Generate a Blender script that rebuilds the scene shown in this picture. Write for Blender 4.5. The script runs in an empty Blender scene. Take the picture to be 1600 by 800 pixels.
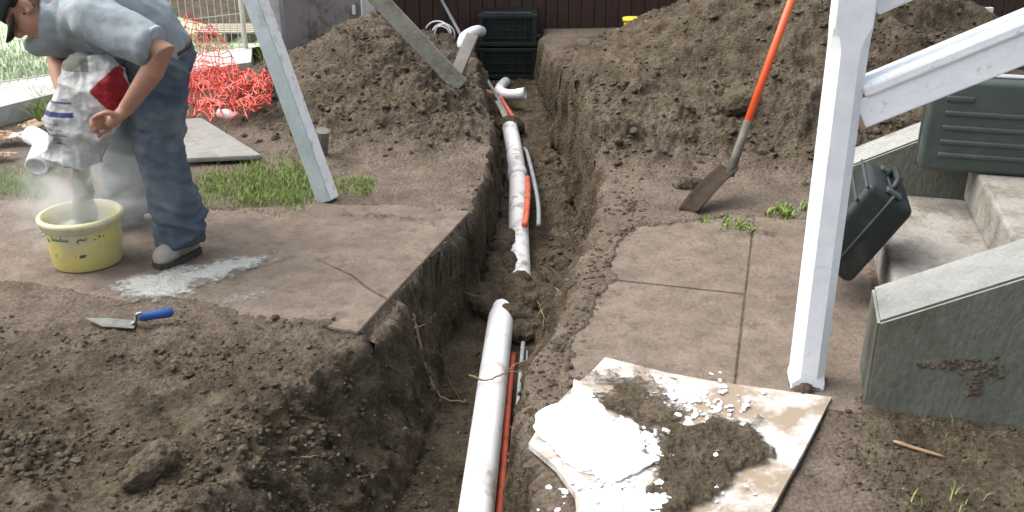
import bpy, bmesh, math, random
import numpy as np
from mathutils import Vector, Matrix, Euler, noise as mn
random.seed(7); rng = np.random.default_rng(7)
R = math.radians
S = bpy.context.scene
C = S.collection

# ------------------------------------------------------------------ camera, sky, sun, exposure
PITCH, FPX, CAMH = R(23), 1500.0, 1.6
cam = bpy.data.cameras.new('camera'); co = bpy.data.objects.new('camera', cam); C.objects.link(co)
co.location = (0, 0, CAMH); co.rotation_euler = (R(90) - PITCH, 0, 0)
cam.sensor_width = 36; cam.lens = 36 * FPX / 1600; cam.clip_start = .05; cam.clip_end = 400
S.camera = co
SUN_EL, SUN_AZ = R(56), R(-75)          # azimuth from +Y towards +X
w = bpy.data.worlds.new('World'); S.world = w; w.use_nodes = True
nt = w.node_tree; bg = nt.nodes['Background']; sky = nt.nodes.new('ShaderNodeTexSky')
sky.sky_type = 'NISHITA'; sky.sun_disc = False; sky.sun_elevation = SUN_EL; sky.sun_rotation = SUN_AZ
sky.air_density = 1.0; sky.dust_density = 6.0; sky.ozone_density = 1.0
hs = nt.nodes.new('ShaderNodeHueSaturation'); hs.inputs['Saturation'].default_value = .42
nt.links.new(sky.outputs[0], hs.inputs['Color']); nt.links.new(hs.outputs[0], bg.inputs[0])
bg.inputs[1].default_value = .15
sd = bpy.data.lights.new('sun', 'SUN'); sd.energy = .7; sd.angle = R(80); sd.color = (1, .97, .92)
so = bpy.data.objects.new('sun', sd); C.objects.link(so)
sv = Vector((math.sin(SUN_AZ) * math.cos(SUN_EL), math.cos(SUN_AZ) * math.cos(SUN_EL), math.sin(SUN_EL)))
so.rotation_euler = (-sv).to_track_quat('-Z', 'Y').to_euler(); so.location = (0, 0, 20)
S.view_settings.view_transform = 'Standard'; S.view_settings.look = 'None'
S.view_settings.exposure = 1.18; S.view_settings.gamma = 1
S.render.engine = 'CYCLES'; S.cycles.use_denoising = True
S.cycles.max_bounces = 8; S.cycles.volume_bounces = 1; S.cycles.volume_step_rate = 2.0

# ------------------------------------------------------------------ helpers
def ray(px, py):
    a = (px - 800) / FPX; b = (400 - py) / FPX
    return Vector((a, math.cos(PITCH) + b * math.sin(PITCH), -math.sin(PITCH) + b * math.cos(PITCH)))
def G(px, py, z=0.0):                     # point on the horizontal plane z
    r = ray(px, py); t = (z - CAMH) / r.z
    return Vector((r.x * t, r.y * t, z))
def D(px, py, y):                         # point at real depth y
    r = ray(px, py); t = y / r.y
    return Vector((r.x * t, y, CAMH + r.z * t))
UX = Vector((.965, -.264, 0)); VX = Vector((.264, .965, 0)); HOUSE = math.atan2(-.264, .965)
def HV(u, v, z): return UX * u + VX * v + Vector((0, 0, z))

def hash3(ix, iy, iz, seed):
    h = (ix.astype(np.int64) * 374761393 + iy.astype(np.int64) * 668265263 + iz.astype(np.int64) * 2147483647 + seed * 1274126177) & 0xffffffff
    h = ((h ^ (h >> 13)) * 1274126177) & 0xffffffff
    h = ((h ^ (h >> 16)) * 2246822519) & 0xffffffff
    return ((h ^ (h >> 15)) & 0xffffff) / float(0xffffff)
def vn(P, seed=0):                        # value noise, -1..1
    F = np.floor(P); f = P - F; f = f * f * f * (f * (f * 6 - 15) + 10)
    i = F.astype(np.int64); r = 0
    for dx in (0, 1):
        for dy in (0, 1):
            for dz in (0, 1):
                wgt = (f[:, 0] if dx else 1 - f[:, 0]) * (f[:, 1] if dy else 1 - f[:, 1]) * (f[:, 2] if dz else 1 - f[:, 2])
                r = r + wgt * hash3(i[:, 0] + dx, i[:, 1] + dy, i[:, 2] + dz, seed)
    return r * 2 - 1
def fbm(P, scale, octv=4, gain=.5, seed=0, billow=False):
    a = 1.; t = 0.; s = 0.; Q = P * scale
    for o in range(octv):
        n = vn(Q + o * 17.31, seed + o)
        if billow: n = 1 - 2 * np.abs(n)
        t = t + a * n; s += a; a *= gain; Q = Q * 2.03
    return t / s
def worley(P, scale, seed=0):             # F1 distance on 3d cells (0..~1)
    Q = P * scale; F = np.floor(Q).astype(np.int64); best = np.full(len(Q), 9.); 
    for dx in (-1, 0, 1):
        for dy in (-1, 0, 1):
            for dz in (-1, 0, 1):
                c = F + np.array([dx, dy, dz])
                o = np.stack([hash3(c[:, 0], c[:, 1], c[:, 2], seed + k) for k in (1, 2, 3)], 1)
                d = ((c + o - Q) ** 2).sum(1); best = np.minimum(best, d)
    return np.sqrt(best)

def obj(name, me, m=None, parent=None, smooth=True):
    if isinstance(me, bmesh.types.BMesh):
        bm = me; me = bpy.data.meshes.new(name); bmesh.ops.recalc_face_normals(bm, faces=bm.faces); bm.to_mesh(me); bm.free()
    o = bpy.data.objects.new(name, me); C.objects.link(o)
    if m is not None:
        for mm in (m if isinstance(m, (list, tuple)) else [m]): me.materials.append(mm)
    if smooth: me.polygons.foreach_set('use_smooth', [True] * len(me.polygons))
    if parent is not None:
        o.parent = parent; o.matrix_parent_inverse = parent.matrix_world.inverted()
    return o
def tag(o, label=None, cat=None, group=None, kind=None):
    if label: o['label'] = label
    if cat: o['category'] = cat
    if group: o['group'] = group
    if kind: o['kind'] = kind
    return o
def thing(name, loc, label, cat, group=None):
    o = bpy.data.objects.new(name, None); C.objects.link(o); o.location = loc; o.empty_display_size = .1
    o.matrix_world = Matrix.Translation(loc)
    return tag(o, label, cat, group)
def from_np(name, v, f, m=None, parent=None, smooth=True):
    me = bpy.data.meshes.new(name); v = np.asarray(v, np.float32); f = np.asarray(f, np.int32)
    me.vertices.add(len(v)); me.vertices.foreach_set('co', v.ravel())
    k = f.shape[1]; me.loops.add(f.size); me.loops.foreach_set('vertex_index', f.ravel())
    me.polygons.add(len(f)); me.polygons.foreach_set('loop_start', np.arange(0, f.size, k, dtype=np.int32))
    me.polygons.foreach_set('loop_total', np.full(len(f), k, np.int32)); me.update(calc_edges=True)
    return obj(name, me, m, parent, smooth)

def box(bm, size, mat=None, bevel=0.0, seg=2):
    r = bmesh.ops.create_cube(bm, size=1); vs = r['verts']
    bmesh.ops.scale(bm, vec=size, verts=vs)
    if bevel:
        es = list({e for v in vs for e in v.link_edges})
        rb = bmesh.ops.bevel(bm, geom=es, offset=bevel, segments=seg, affect='EDGES', profile=.5, clamp_overlap=True)
        vs = list({v for f in rb['faces'] for v in f.verts} | {v for v in vs if v.is_valid})
    if mat is not None: bmesh.ops.transform(bm, matrix=mat, verts=vs)
    return vs
def frame(origin, x, y):                  # matrix from two axes
    x = x.normalized(); z = x.cross(y).normalized(); y = z.cross(x)
    M = Matrix((x, y, z)).transposed().to_4x4(); M.translation = origin
    return M
def HM(u, v, z): M = Matrix.Rotation(HOUSE, 4, 'Z'); M.translation = HV(u, v, z); return M
def bar(bm, a, b, w_, h_, up=Vector((0, 0, 1)), bevel=.004):
    d = b - a
    if abs(d.normalized().dot(up)) > .98: up = Vector((0, 1, 0))
    x = d.normalized(); y = up.cross(x)
    return box(bm, (d.length, w_, h_), frame((a + b) / 2, x, y), bevel)
def tube(bm, pts, rad, n=12, caps=True, flat=1.0):
    pts = [Vector(p) for p in pts]; rings = []
    rad = rad if isinstance(rad, (list, tuple)) else [rad] * len(pts)
    t0 = (pts[1] - pts[0]).normalized(); ref = Vector((0, 0, 1)) if abs(t0.z) < .9 else Vector((0, 1, 0))
    nrm = (ref - t0 * ref.dot(t0)).normalized()
    for i, p in enumerate(pts):
        t = (pts[min(i + 1, len(pts) - 1)] - pts[max(i - 1, 0)]).normalized()
        nrm = (nrm - t * nrm.dot(t)).normalized(); b = t.cross(nrm)
        ra = rad[i] if isinstance(rad[i], (tuple, list)) else (rad[i], rad[i] * flat)
        rings.append([bm.verts.new(p + nrm * ra[0] * math.cos(2 * math.pi * k / n) + b * ra[1] * math.sin(2 * math.pi * k / n)) for k in range(n)])
    for i in range(len(rings) - 1):
        for k in range(n):
            bm.faces.new((rings[i][k], rings[i][(k + 1) % n], rings[i + 1][(k + 1) % n], rings[i + 1][k]))
    if caps: bm.faces.new(rings[0][::-1]); bm.faces.new(rings[-1])
    return rings
def pipe(bm, pts, ro, ri, n=28):          # hollow pipe with open ends
    a = tube(bm, pts, ro, n, False); b = tube(bm, pts, ri, n, False)
    for e in (0, -1):
        for k in range(n): bm.faces.new((a[e][k], a[e][(k + 1) % n], b[e][(k + 1) % n], b[e][k]))
def spline(pts, n=8):
    P = [Vector(p) for p in pts]; P = [P[0] * 2 - P[1]] + P + [P[-1] * 2 - P[-2]]; out = []
    for i in range(1, len(P) - 2):
        for k in range(n):
            t = k / n; a, b, c, d = P[i - 1:i + 3]
            out.append(.5 * ((2 * b) + (c - a) * t + (2 * a - 5 * b + 4 * c - d) * t * t + (3 * b - a - 3 * c + d) * t ** 3))
    return out + [P[-2]]
def lathe(bm, prof, n=40, M=None):
    rings = []
    for r, z in prof:
        rings.append([bm.verts.new((r * math.cos(2 * math.pi * k / n), r * math.sin(2 * math.pi * k / n), z)) for k in range(n)])
    for i in range(len(rings) - 1):
        for k in range(n): bm.faces.new((rings[i][k], rings[i][(k + 1) % n], rings[i + 1][(k + 1) % n], rings[i + 1][k]))
    bm.faces.new(rings[0][::-1]); bm.faces.new(rings[-1])
    if M is not None: bmesh.ops.transform(bm, matrix=M, verts=[v for r in rings for v in r])
def prism(bm, poly, z0, z1):
    a = [bm.verts.new((p[0], p[1], z0)) for p in poly]; b = [bm.verts.new((p[0], p[1], z1)) for p in poly]
    n = len(poly); bm.faces.new(a[::-1]); bm.faces.new(b)
    for i in range(n): bm.faces.new((a[i], a[(i + 1) % n], b[(i + 1) % n], b[i]))
def rough(o, amp, scale, seed=0, billow=False, octv=4):
    me = o.data; n = len(me.vertices); v = np.empty(n * 3, np.float32); me.vertices.foreach_get('co', v); v = v.reshape(-1, 3)
    nr = np.empty(n * 3, np.float32); me.vertices.foreach_get('normal', nr); nr = nr.reshape(-1, 3)
    v = v + nr * (amp * fbm(v.astype(float), scale, octv, .55, seed, billow))[:, None]
    me.vertices.foreach_set('co', v.astype(np.float32).ravel()); me.update(); return o
def remesh(bm, name, voxel, smooth_it=4):
    me = bpy.data.meshes.new(name); bmesh.ops.recalc_face_normals(bm, faces=bm.faces); bm.to_mesh(me); bm.free()
    t = bpy.data.objects.new('tmp', me); C.objects.link(t)
    r = t.modifiers.new('r', 'REMESH'); r.mode = 'VOXEL'; r.voxel_size = voxel
    s = t.modifiers.new('s', 'SMOOTH'); s.iterations = smooth_it; s.factor = .5
    dg = bpy.context.evaluated_depsgraph_get(); dg.update()
    out = bpy.data.meshes.new_from_object(t.evaluated_get(dg)); bpy.data.objects.remove(t); out.name = name
    return out

# ------------------------------------------------------------------ materials
def mat(name, cols, scale=8., rough_=.8, bump=.2, bscale=None, detail=6., spec=.3, metal=0., stain=None, stain_scale=3., stain_amt=.45, stretch=None, attr=None, grain=0., cover=False):
    """cols: two or three linear colours mixed by noise; stain: dirt colour in patches."""
    m = bpy.data.materials.new(name); m.use_nodes = True; T = m.node_tree; N = T.nodes; L = T.links
    b = N['Principled BSDF']; b.inputs['Roughness'].default_value = rough_; b.inputs['Metallic'].default_value = metal
    b.inputs['Specular IOR Level'].default_value = spec
    tc = N.new('ShaderNodeTexCoord'); vec = tc.outputs['Object']
    if stretch:
        mp = N.new('ShaderNodeMapping'); mp.inputs['Scale'].default_value = stretch; L.new(vec, mp.inputs[0]); vec = mp.outputs[0]
    n1 = N.new('ShaderNodeTexNoise'); n1.inputs['Scale'].default_value = scale; n1.inputs['Detail'].default_value = detail; n1.inputs['Roughness'].default_value = .65
    L.new(vec, n1.inputs['Vector'])
    cr = N.new('ShaderNodeValToRGB'); cr.color_ramp.elements[0].position = .32; cr.color_ramp.elements[1].position = .68
    cr.color_ramp.elements[0].color = (*cols[0], 1); cr.color_ramp.elements[1].color = (*cols[-1], 1)
    for i, c in enumerate(cols[1:-1]):
        e = cr.color_ramp.elements.new(.32 + .36 * (i + 1) / (len(cols) - 1)); e.color = (*c, 1)
    L.new(n1.outputs[0], cr.inputs[0]); col = cr.outputs[0]
    if stain:
        n2 = N.new('ShaderNodeTexNoise'); n2.inputs['Scale'].default_value = stain_scale; n2.inputs['Detail'].default_value = 8; n2.inputs['Roughness'].default_value = .7
        L.new(tc.outputs['Object'], n2.inputs['Vector'])
        r2 = N.new('ShaderNodeMapRange'); r2.inputs[1].default_value = .62 - stain_amt * .3; r2.inputs[2].default_value = .75 - stain_amt * .2
        L.new(n2.outputs[0], r2.inputs[0])
        mx = N.new('ShaderNodeMix'); mx.data_type = 'RGBA'; L.new(r2.outputs[0], mx.inputs[0]); L.new(col, mx.inputs[6]); mx.inputs[7].default_value = (*stain, 1)
        col = mx.outputs[2]
    if attr:                                # attr = (name, other colours): material of another kind where the attribute says so
        at = N.new('ShaderNodeAttribute'); at.attribute_name = attr[0]
        c2 = N.new('ShaderNodeValToRGB'); c2.color_ramp.elements[0].position = .3; c2.color_ramp.elements[1].position = .7
        c2.color_ramp.elements[0].color = (*attr[1], 1); c2.color_ramp.elements[1].color = (*attr[2], 1); L.new(n1.outputs[0], c2.inputs[0])
        mx = N.new('ShaderNodeMix'); mx.data_type = 'RGBA'; L.new(at.outputs['Fac'], mx.inputs[0]); L.new(col, mx.inputs[6]); L.new(c2.outputs[0], mx.inputs[7]); col = mx.outputs[2]
    if grain:                               # earth crumbs: dark and pale grains in the colour, pitted relief
        ng = N.new('ShaderNodeTexNoise'); ng.inputs['Scale'].default_value = 75; ng.inputs['Detail'].default_value = 5; ng.inputs['Roughness'].default_value = .7; L.new(vec, ng.inputs[0])
        mg = N.new('ShaderNodeMapRange'); mg.inputs[1].default_value = .3; mg.inputs[2].default_value = .72; mg.inputs[3].default_value = 1 - .6 * grain; mg.inputs[4].default_value = 1 + .55 * grain; L.new(ng.outputs[0], mg.inputs[0])
        mm = N.new('ShaderNodeMix'); mm.data_type = 'RGBA'; mm.blend_type = 'MULTIPLY'; mm.inputs[0].default_value = 1; L.new(col, mm.inputs[6]); L.new(mg.outputs[0], mm.inputs[7]); col = mm.outputs[2]
    L.new(col, b.inputs['Base Color'])
    if cover:
        ac = N.new('ShaderNodeAttribute'); ac.attribute_name = 'cover'; nc = N.new('ShaderNodeTexNoise'); nc.inputs['Scale'].default_value = 38; nc.inputs['Detail'].default_value = 9; nc.inputs['Roughness'].default_value = .75; L.new(vec, nc.inputs[0])
        ad = N.new('ShaderNodeMath'); ad.operation = 'MULTIPLY_ADD'; ad.inputs[1].default_value = .6; L.new(ac.outputs['Fac'], ad.inputs[0]); L.new(nc.outputs[0], ad.inputs[2])
        mr = N.new('ShaderNodeMapRange'); mr.inputs[1].default_value = .68; mr.inputs[2].default_value = 1.0; L.new(ad.outputs[0], mr.inputs[0]); L.new(mr.outputs[0], b.inputs['Alpha'])
    if grain:
        vo = N.new('ShaderNodeTexVoronoi'); vo.inputs['Scale'].default_value = 48; vo.inputs['Randomness'].default_value = 1; L.new(vec, vo.inputs['Vector'])
        v2 = N.new('ShaderNodeTexVoronoi'); v2.inputs['Scale'].default_value = 115; L.new(vec, v2.inputs['Vector'])
        nb = N.new('ShaderNodeTexNoise'); nb.inputs['Scale'].default_value = bscale or 60; nb.inputs['Detail'].default_value = 10; nb.inputs['Roughness'].default_value = .75; L.new(vec, nb.inputs['Vector'])
        a1 = N.new('ShaderNodeMath'); a1.operation = 'MULTIPLY_ADD'; a1.inputs[1].default_value = -.55; L.new(vo.outputs['Distance'], a1.inputs[0]); L.new(nb.outputs[0], a1.inputs[2])
        a2 = N.new('ShaderNodeMath'); a2.operation = 'MULTIPLY_ADD'; a2.inputs[1].default_value = -.25; L.new(v2.outputs['Distance'], a2.inputs[0]); L.new(a1.outputs[0], a2.inputs[2])
        bp = N.new('ShaderNodeBump'); bp.inputs['Strength'].default_value = bump; bp.inputs['Distance'].default_value = .028
        L.new(a2.outputs[0], bp.inputs['Height']); L.new(bp.outputs[0], b.inputs['Normal'])
    elif bump:
        nb = N.new('ShaderNodeTexNoise'); nb.inputs['Scale'].default_value = bscale or scale * 4; nb.inputs['Detail'].default_value = 8; nb.inputs['Roughness'].default_value = .7
        L.new(vec, nb.inputs['Vector']); bp = N.new('ShaderNodeBump'); bp.inputs['Strength'].default_value = bump; bp.inputs['Distance'].default_value = .02
        L.new(nb.outputs[0], bp.inputs['Height']); L.new(bp.outputs[0], b.inputs['Normal'])
    return m
M = {}
M['soil'] = mat('soil', [(.046, .036, .022), (.104, .083, .056), (.168, .138, .098)], 7, .95, .9, 60, 12, .12, grain=.75,
                attr=('dry', (.155, .124, .096), (.265, .214, .170)))
M['clod'] = mat('clod', [(.055, .043, .028), (.110, .088, .061), (.165, .134, .096)], 14, .95, .7, 60, 8, .12, grain=.75)
M['soil_smear'] = mat('soil_smear', [(.072, .057, .038), (.122, .098, .068), (.185, .150, .110)], 9, .95, .9, 60, 12, .12, grain=.6, cover=True)
M['slab'] = mat('slab', grain=.35, cols=[(.140, .113, .089), (.182, .147, .117), (.225, .183, .148)], scale=6, rough_=.92, bump=.45, bscale=70, detail=12, spec=.15, stain=(.125, .100, .077), stain_scale=13, stain_amt=.4)
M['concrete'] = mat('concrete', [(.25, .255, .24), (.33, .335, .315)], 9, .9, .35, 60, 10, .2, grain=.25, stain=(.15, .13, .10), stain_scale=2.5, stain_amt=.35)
M['concrete_green_shade'] = mat('concrete_green_shade', [(.10, .108, .090), (.145, .150, .127)], 7, .92, .35, 60, 10, .2, grain=.25, stretch=(1, 1, .45), stain=(.085, .075, .05), stain_scale=2.2, stain_amt=.45)
M['tread'] = mat('tread', [(.25, .24, .215), (.34, .33, .30)], 9, .9, .4, 60, 10, .2, stain=(.17, .145, .11), stain_scale=7, stain_amt=.5, grain=.3)
M['white_paint'] = mat('white_paint', [(.69, .73, .77), (.79, .82, .84)], 14, .6, .18, 70, 8, .3, stain=(.40, .38, .34), stain_scale=30, stain_amt=.06)
M['pvc'] = mat('pvc', [(.72, .73, .74), (.80, .81, .82)], 6, .35, .05, 30, 6, .45, stain=(.42, .37, .31), stain_scale=7, stain_amt=.33)
M['pvc_far'] = mat('pvc_far', [(.66, .66, .66), (.76, .76, .76)], 6, .4, .05, 30, 6, .4, stain=(.20, .155, .12), stain_scale=11, stain_amt=.32)
M['pvc_dirty'] = mat('pvc_dirty', [(.66, .66, .65), (.78, .78, .77)], 6, .4, .05, 30, 6, .45, stain=(.13, .10, .075), stain_scale=9, stain_amt=.5)
M['pvc_clean'] = mat('pvc_clean', [(.78, .79, .80), (.83, .84, .85)], 6, .35, .03, 30, 4, .45)
M['orange_conduit'] = mat('orange_conduit', [(.62, .10, .05), (.72, .16, .08)], 12, .4, .1, 40, 6, .4, stain=(.2, .08, .05), stain_scale=14, stain_amt=.4)
M['grey_cable'] = mat('grey_cable', [(.19, .22, .23), (.28, .31, .32)], 12, .5, .1, 40)
M['galv'] = mat('galv', [(.34, .40, .41), (.45, .52, .53)], 5, .7, .25, 30, 8, .3, stain=(.26, .28, .26), stain_scale=7, stain_amt=.3)
M['galv_bright'] = mat('galv_bright', [(.66, .68, .66), (.78, .80, .79)], 14, .7, .2, 30, 8, .3, stain=(.38, .37, .33), stain_scale=22, stain_amt=.3)
M['timber_old'] = mat('timber_old', [(.15, .16, .13), (.24, .24, .20)], 7, .85, .4, 40, 8, .2, stain=(.12, .10, .075), stain_scale=6, stain_amt=.5)
M['timber_cut'] = mat('timber_cut', [(.34, .29, .23), (.45, .39, .31)], 20, .85, .3, 60)
M['weathered'] = mat('weathered', [(.19, .188, .175), (.27, .265, .245)], 9, .9, .3, 50, 8, .2, stain=(.17, .14, .11), stain_scale=5, stain_amt=.4)
M['brown_fence'] = mat('brown_fence', [(.045, .026, .021), (.070, .041, .033)], 6, .75, .3, 30, 8, .25, stretch=(6, 6, .8))
M['panel'] = mat('panel', [(.27, .245, .225), (.34, .31, .29)], 2.5, .7, .1, 20, 8, .3, stain=(.12, .085, .065), stain_scale=4, stain_amt=.4)
M['pale_post'] = mat('pale_post', [(.42, .45, .45), (.54, .56, .55)], 6, .8, .2, 40, 8, .2, stain=(.30, .28, .25), stain_scale=4, stain_amt=.4)
M['black_plastic'] = mat('black_plastic', [(.006, .010, .010), (.016, .022, .021)], 8, .5, .08, 60, 6, .4)
M['case_dark'] = mat('case_dark', [(.016, .026, .025), (.026, .038, .036)], 6, .42, .12, 220, 6, .45, stain=(.06, .06, .05), stain_scale=6, stain_amt=.2)
M['case_green'] = mat('case_green', [(.038, .052, .047), (.052, .068, .062)], 6, .45, .12, 220, 6, .45, stain=(.09, .09, .075), stain_scale=6, stain_amt=.25)
M['case_black'] = mat('case_black', [(.009, .013, .013), (.016, .021, .021)], 6, .45, .12, 220, 6, .4, stain=(.045, .045, .04), stain_scale=6, stain_amt=.25)
M['alloy'] = mat('alloy', [(.55, .58, .58), (.68, .70, .70)], 10, .35, .05, 40, metal=.7)
M['steel'] = mat('steel', [(.22, .24, .23), (.36, .38, .36)], 14, .38, .08, 60, metal=.75, stain=(.20, .17, .13), stain_scale=18, stain_amt=.4)
M['blade'] = mat('blade', [(.016, .012, .008), (.045, .033, .022)], 12, .8, .3, 50, metal=0., spec=.15)
M['shaft_grey'] = mat('shaft_grey', [(.085, .08, .065), (.15, .14, .115)], 20, .6, .2, 60, spec=.3)
M['orange_handle'] = mat('orange_handle', [(.72, .085, .02), (.80, .12, .03)], 10, .4, .04, 40, spec=.45, stain=(.5, .12, .05), stain_scale=20, stain_amt=.3)
M['blue_grip'] = mat('blue_grip', [(.02, .07, .24), (.035, .10, .31)], 16, .5, .05, 40)
M['yellow'] = mat('yellow', [(.60, .52, .14), (.70, .62, .22)], 5, .5, .06, 30, 8, .4, stain=(.45, .42, .28), stain_scale=6, stain_amt=.55)
M['yellow_rim'] = mat('yellow_rim', [(.66, .60, .30), (.74, .69, .42)], 9, .5, .06, 30, 8, .4, stain=(.50, .47, .36), stain_scale=9, stain_amt=.5)
M['yellow_far'] = mat('yellow_far', [(.70, .55, .04), (.76, .62, .07)], 9, .5, .06, 30)
M['ink'] = mat('ink', [(.03, .07, .045), (.05, .10, .06)], 30, .6, .0)
M['cement'] = mat('cement', [(.30, .31, .29), (.42, .43, .40)], 16, .98, .6, 60, 8, .1)
M['cement_dusting'] = mat('cement_dusting', [(.29, .295, .27), (.43, .44, .41)], 16, .98, .5, 60, 8, .1, grain=.3, cover=True)
M['cement_wet'] = mat('cement_wet', [(.13, .15, .125), (.20, .22, .19)], 30, .98, .8, 60, 8, .1)
M['plaster'] = mat('plaster', [(.80, .80, .81), (.86, .86, .87)], 12, .9, .35, 40, 8, .15)
M['board'] = mat('board', [(.66, .655, .64), (.78, .78, .775)], 5, .7, .15, 40, 10, .25, stain=(.26, .21, .155), stain_scale=5, stain_amt=.95)
M['netting'] = mat('netting', [(.82, .12, .09), (.88, .24, .20)], 9, .85, .0, 10, 4, .3)
M['wire'] = mat('wire', [(.66, .70, .62), (.76, .79, .72)], 9, .5, 0)
M['grass'] = mat('grass', [(.10, .165, .035), (.19, .27, .07), (.36, .38, .18)], 55, .8, .0, 10, 4, .15)
M['lawn'] = mat('lawn', [(.36, .44, .28), (.46, .53, .38)], 3, .95, .6, 60, 10, .1)  # paler than the grass itself: overexposed haze put into the colour
M['root'] = mat('root', [(.20, .13, .075), (.33, .23, .14)], 20, .85, .3, 60)
M['root_dark'] = mat('root_dark', [(.09, .06, .04), (.16, .11, .07)], 20, .85, .3, 60)
M['hose'] = mat('hose', [(.72, .73, .72), (.80, .80, .79)], 9, .45, 0)
M['black_hose'] = mat('black_hose', [(.012, .012, .013), (.025, .025, .026)], 9, .5, 0)
M['skin'] = mat('skin', [(.34, .175, .115), (.42, .225, .155)], 9, .55, .12, 140, 8, .35, stain=(.30, .22, .17), stain_scale=16, stain_amt=.25)
M['shirt'] = mat('shirt', [(.25, .29, .31), (.30, .34, .36)], 5, .9, .22, 90, 8, .15, stain=(.23, .26, .27), stain_scale=5, stain_amt=.2)
M['jeans'] = mat('jeans', [(.052, .072, .098), (.086, .112, .142), (.180, .205, .225)], 5, .9, .3, 120, 9, .15, stain=(.10, .11, .09), stain_scale=7, stain_amt=.4)
M['boot'] = mat('boot', [(.23, .21, .185), (.32, .30, .27)], 12, .9, .3, 60, 8, .2, stain=(.15, .12, .09), stain_scale=9, stain_amt=.4)
M['boot_dark'] = mat('boot_dark', [(.08, .07, .06), (.14, .125, .105)], 12, .9, .3, 60, 8, .2)
M['sole'] = mat('sole', [(.03, .028, .024), (.06, .055, .045)], 14, .85, .2, 60)
M['hair'] = mat('hair', [(.014, .013, .011), (.035, .032, .027)], 40, .75, .5, 160, 8, .25, stretch=(1, 1, 3))
M['cap'] = mat('cap', [(.022, .028, .024), (.040, .046, .040)], 20, .9, .3, 200, 4, .15)
M['lip'] = mat('lip', [(.22, .09, .07), (.26, .11, .085)], 30, .5, 0)
M['eye'] = mat('eye', [(.06, .05, .04), (.10, .08, .07)], 30, .3, 0)
M['leather'] = mat('leather', [(.05, .035, .025), (.08, .055, .04)], 30, .6, .1)
M['paper'] = mat('paper', [(.62, .60, .56), (.74, .73, .70)], 9, .9, .1, 30, 8, .1)
M['cardboard'] = mat('cardboard', [(.34, .24, .16), (.44, .33, .23)], 9, .9, .2, 40, 8, .1)
M['brick'] = mat('brick', [(.26, .12, .08), (.36, .19, .13)], 14, .9, .4, 50, 8, .15)
M['stone'] = mat('stone', [(.14, .12, .095), (.23, .20, .165)], 9, .9, .5, 40, 10, .2)
M['kerb'] = mat('kerb', [(.40, .395, .37), (.52, .515, .49)], 4, .9, .3, 60, 10, .2, stain=(.30, .28, .24), stain_scale=3, stain_amt=.4)
def attr_mat(name, cols, rough_=.8, bump=.2, bscale=40):
    """base colour chosen by integer-like 'zone' attribute: colour zones of a thing."""
    m = bpy.data.materials.new(name); m.use_nodes = True; T = m.node_tree; N = T.nodes; L = T.links; b = N['Principled BSDF']
    b.inputs['Roughness'].default_value = rough_; b.inputs['Specular IOR Level'].default_value = .25
    at = N.new('ShaderNodeAttribute'); at.attribute_name = 'zone_colour'
    tc = N.new('ShaderNodeTexCoord'); n = N.new('ShaderNodeTexNoise'); n.inputs['Scale'].default_value = 14; n.inputs['Detail'].default_value = 8; L.new(tc.outputs['Object'], n.inputs[0])
    mr = N.new('ShaderNodeMapRange'); mr.inputs[1].default_value = .3; mr.inputs[2].default_value = .7; mr.inputs[3].default_value = .55; mr.inputs[4].default_value = 1.1; L.new(n.outputs[0], mr.inputs[0])
    mx = N.new('ShaderNodeMix'); mx.data_type = 'RGBA'; mx.blend_type = 'MULTIPLY'; mx.inputs[0].default_value = 1; L.new(at.outputs['Color'], mx.inputs[6]); L.new(mr.outputs[0], mx.inputs[7])
    L.new(mx.outputs[2], b.inputs['Base Color'])
    nb = N.new('ShaderNodeTexNoise'); nb.inputs['Scale'].default_value = bscale; nb.inputs['Detail'].default_value = 6; L.new(tc.outputs['Object'], nb.inputs[0])
    bp = N.new('ShaderNodeBump'); bp.inputs['Strength'].default_value = bump; bp.inputs['Distance'].default_value = .02; L.new(nb.outputs[0], bp.inputs['Height']); L.new(bp.outputs[0], b.inputs['Normal'])
    return m
M['bag'] = attr_mat('bag', None, .75, .35, 30)

# ------------------------------------------------------------------ the ground: one sheet with trench and spoil heaps
TY = [0.5, 2.05, 2.7, 3.11, 3.33, 4.30, 5.14, 5.96, 7.0, 7.9, 8.15, 8.9]
TL = [-.86, -.86, -.78, -.52, -.455, -.20, -.13, -.13, -.27, -.31, -.36, -.36]
RY = [0.5, 2.05, 2.35, 2.7, 2.94, 3.57, 4.19, 4.7, 5.37, 6.15, 7.22, 8.15, 8.9]
TR = [.12, .12, .06, .045, .10, .275, .455, .50, .51, .46, .29, .27, .27]
FLY = [.5, 2.65, 3.03, 3.3, 3.96, 4.45, 5.63, 7.1, 8.1, 8.9]
FL = [-.42, -.42, -.36, -.30, -.27, -.15, -.07, -.08, -.30, -.33]
FRY = [.5, 2.65, 3.3, 3.96, 4.45, 5.63, 7.1, 8.1, 8.9]
FR = [.04, -.01, .02, .10, .38, .43, .31, .23, .24]
FZY = [0, 3, 4.2, 5.6, 7.1, 8.3, 9]; FZ = [-.48, -.48, -.455, -.38, -.31, -.27, -.27]
def sst(a, b, x): t = np.clip((x - a) / (b - a), 0, 1); return t * t * (3 - 2 * t)
def cone(x, y, cx, cy, rl, rr, rf, rb, h, pw=1.0):
    dx = x - cx; dy = y - cy
    r = np.sqrt((dx / np.where(dx < 0, rl, rr)) ** 2 + (dy / np.where(dy < 0, rf, rb)) ** 2)
    c = np.clip(1 - r, 0, None); return h * (np.sqrt(c * c + .02) - .141) * (1 / .87) * np.where(c > 0, 1, 0) ** pw
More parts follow.
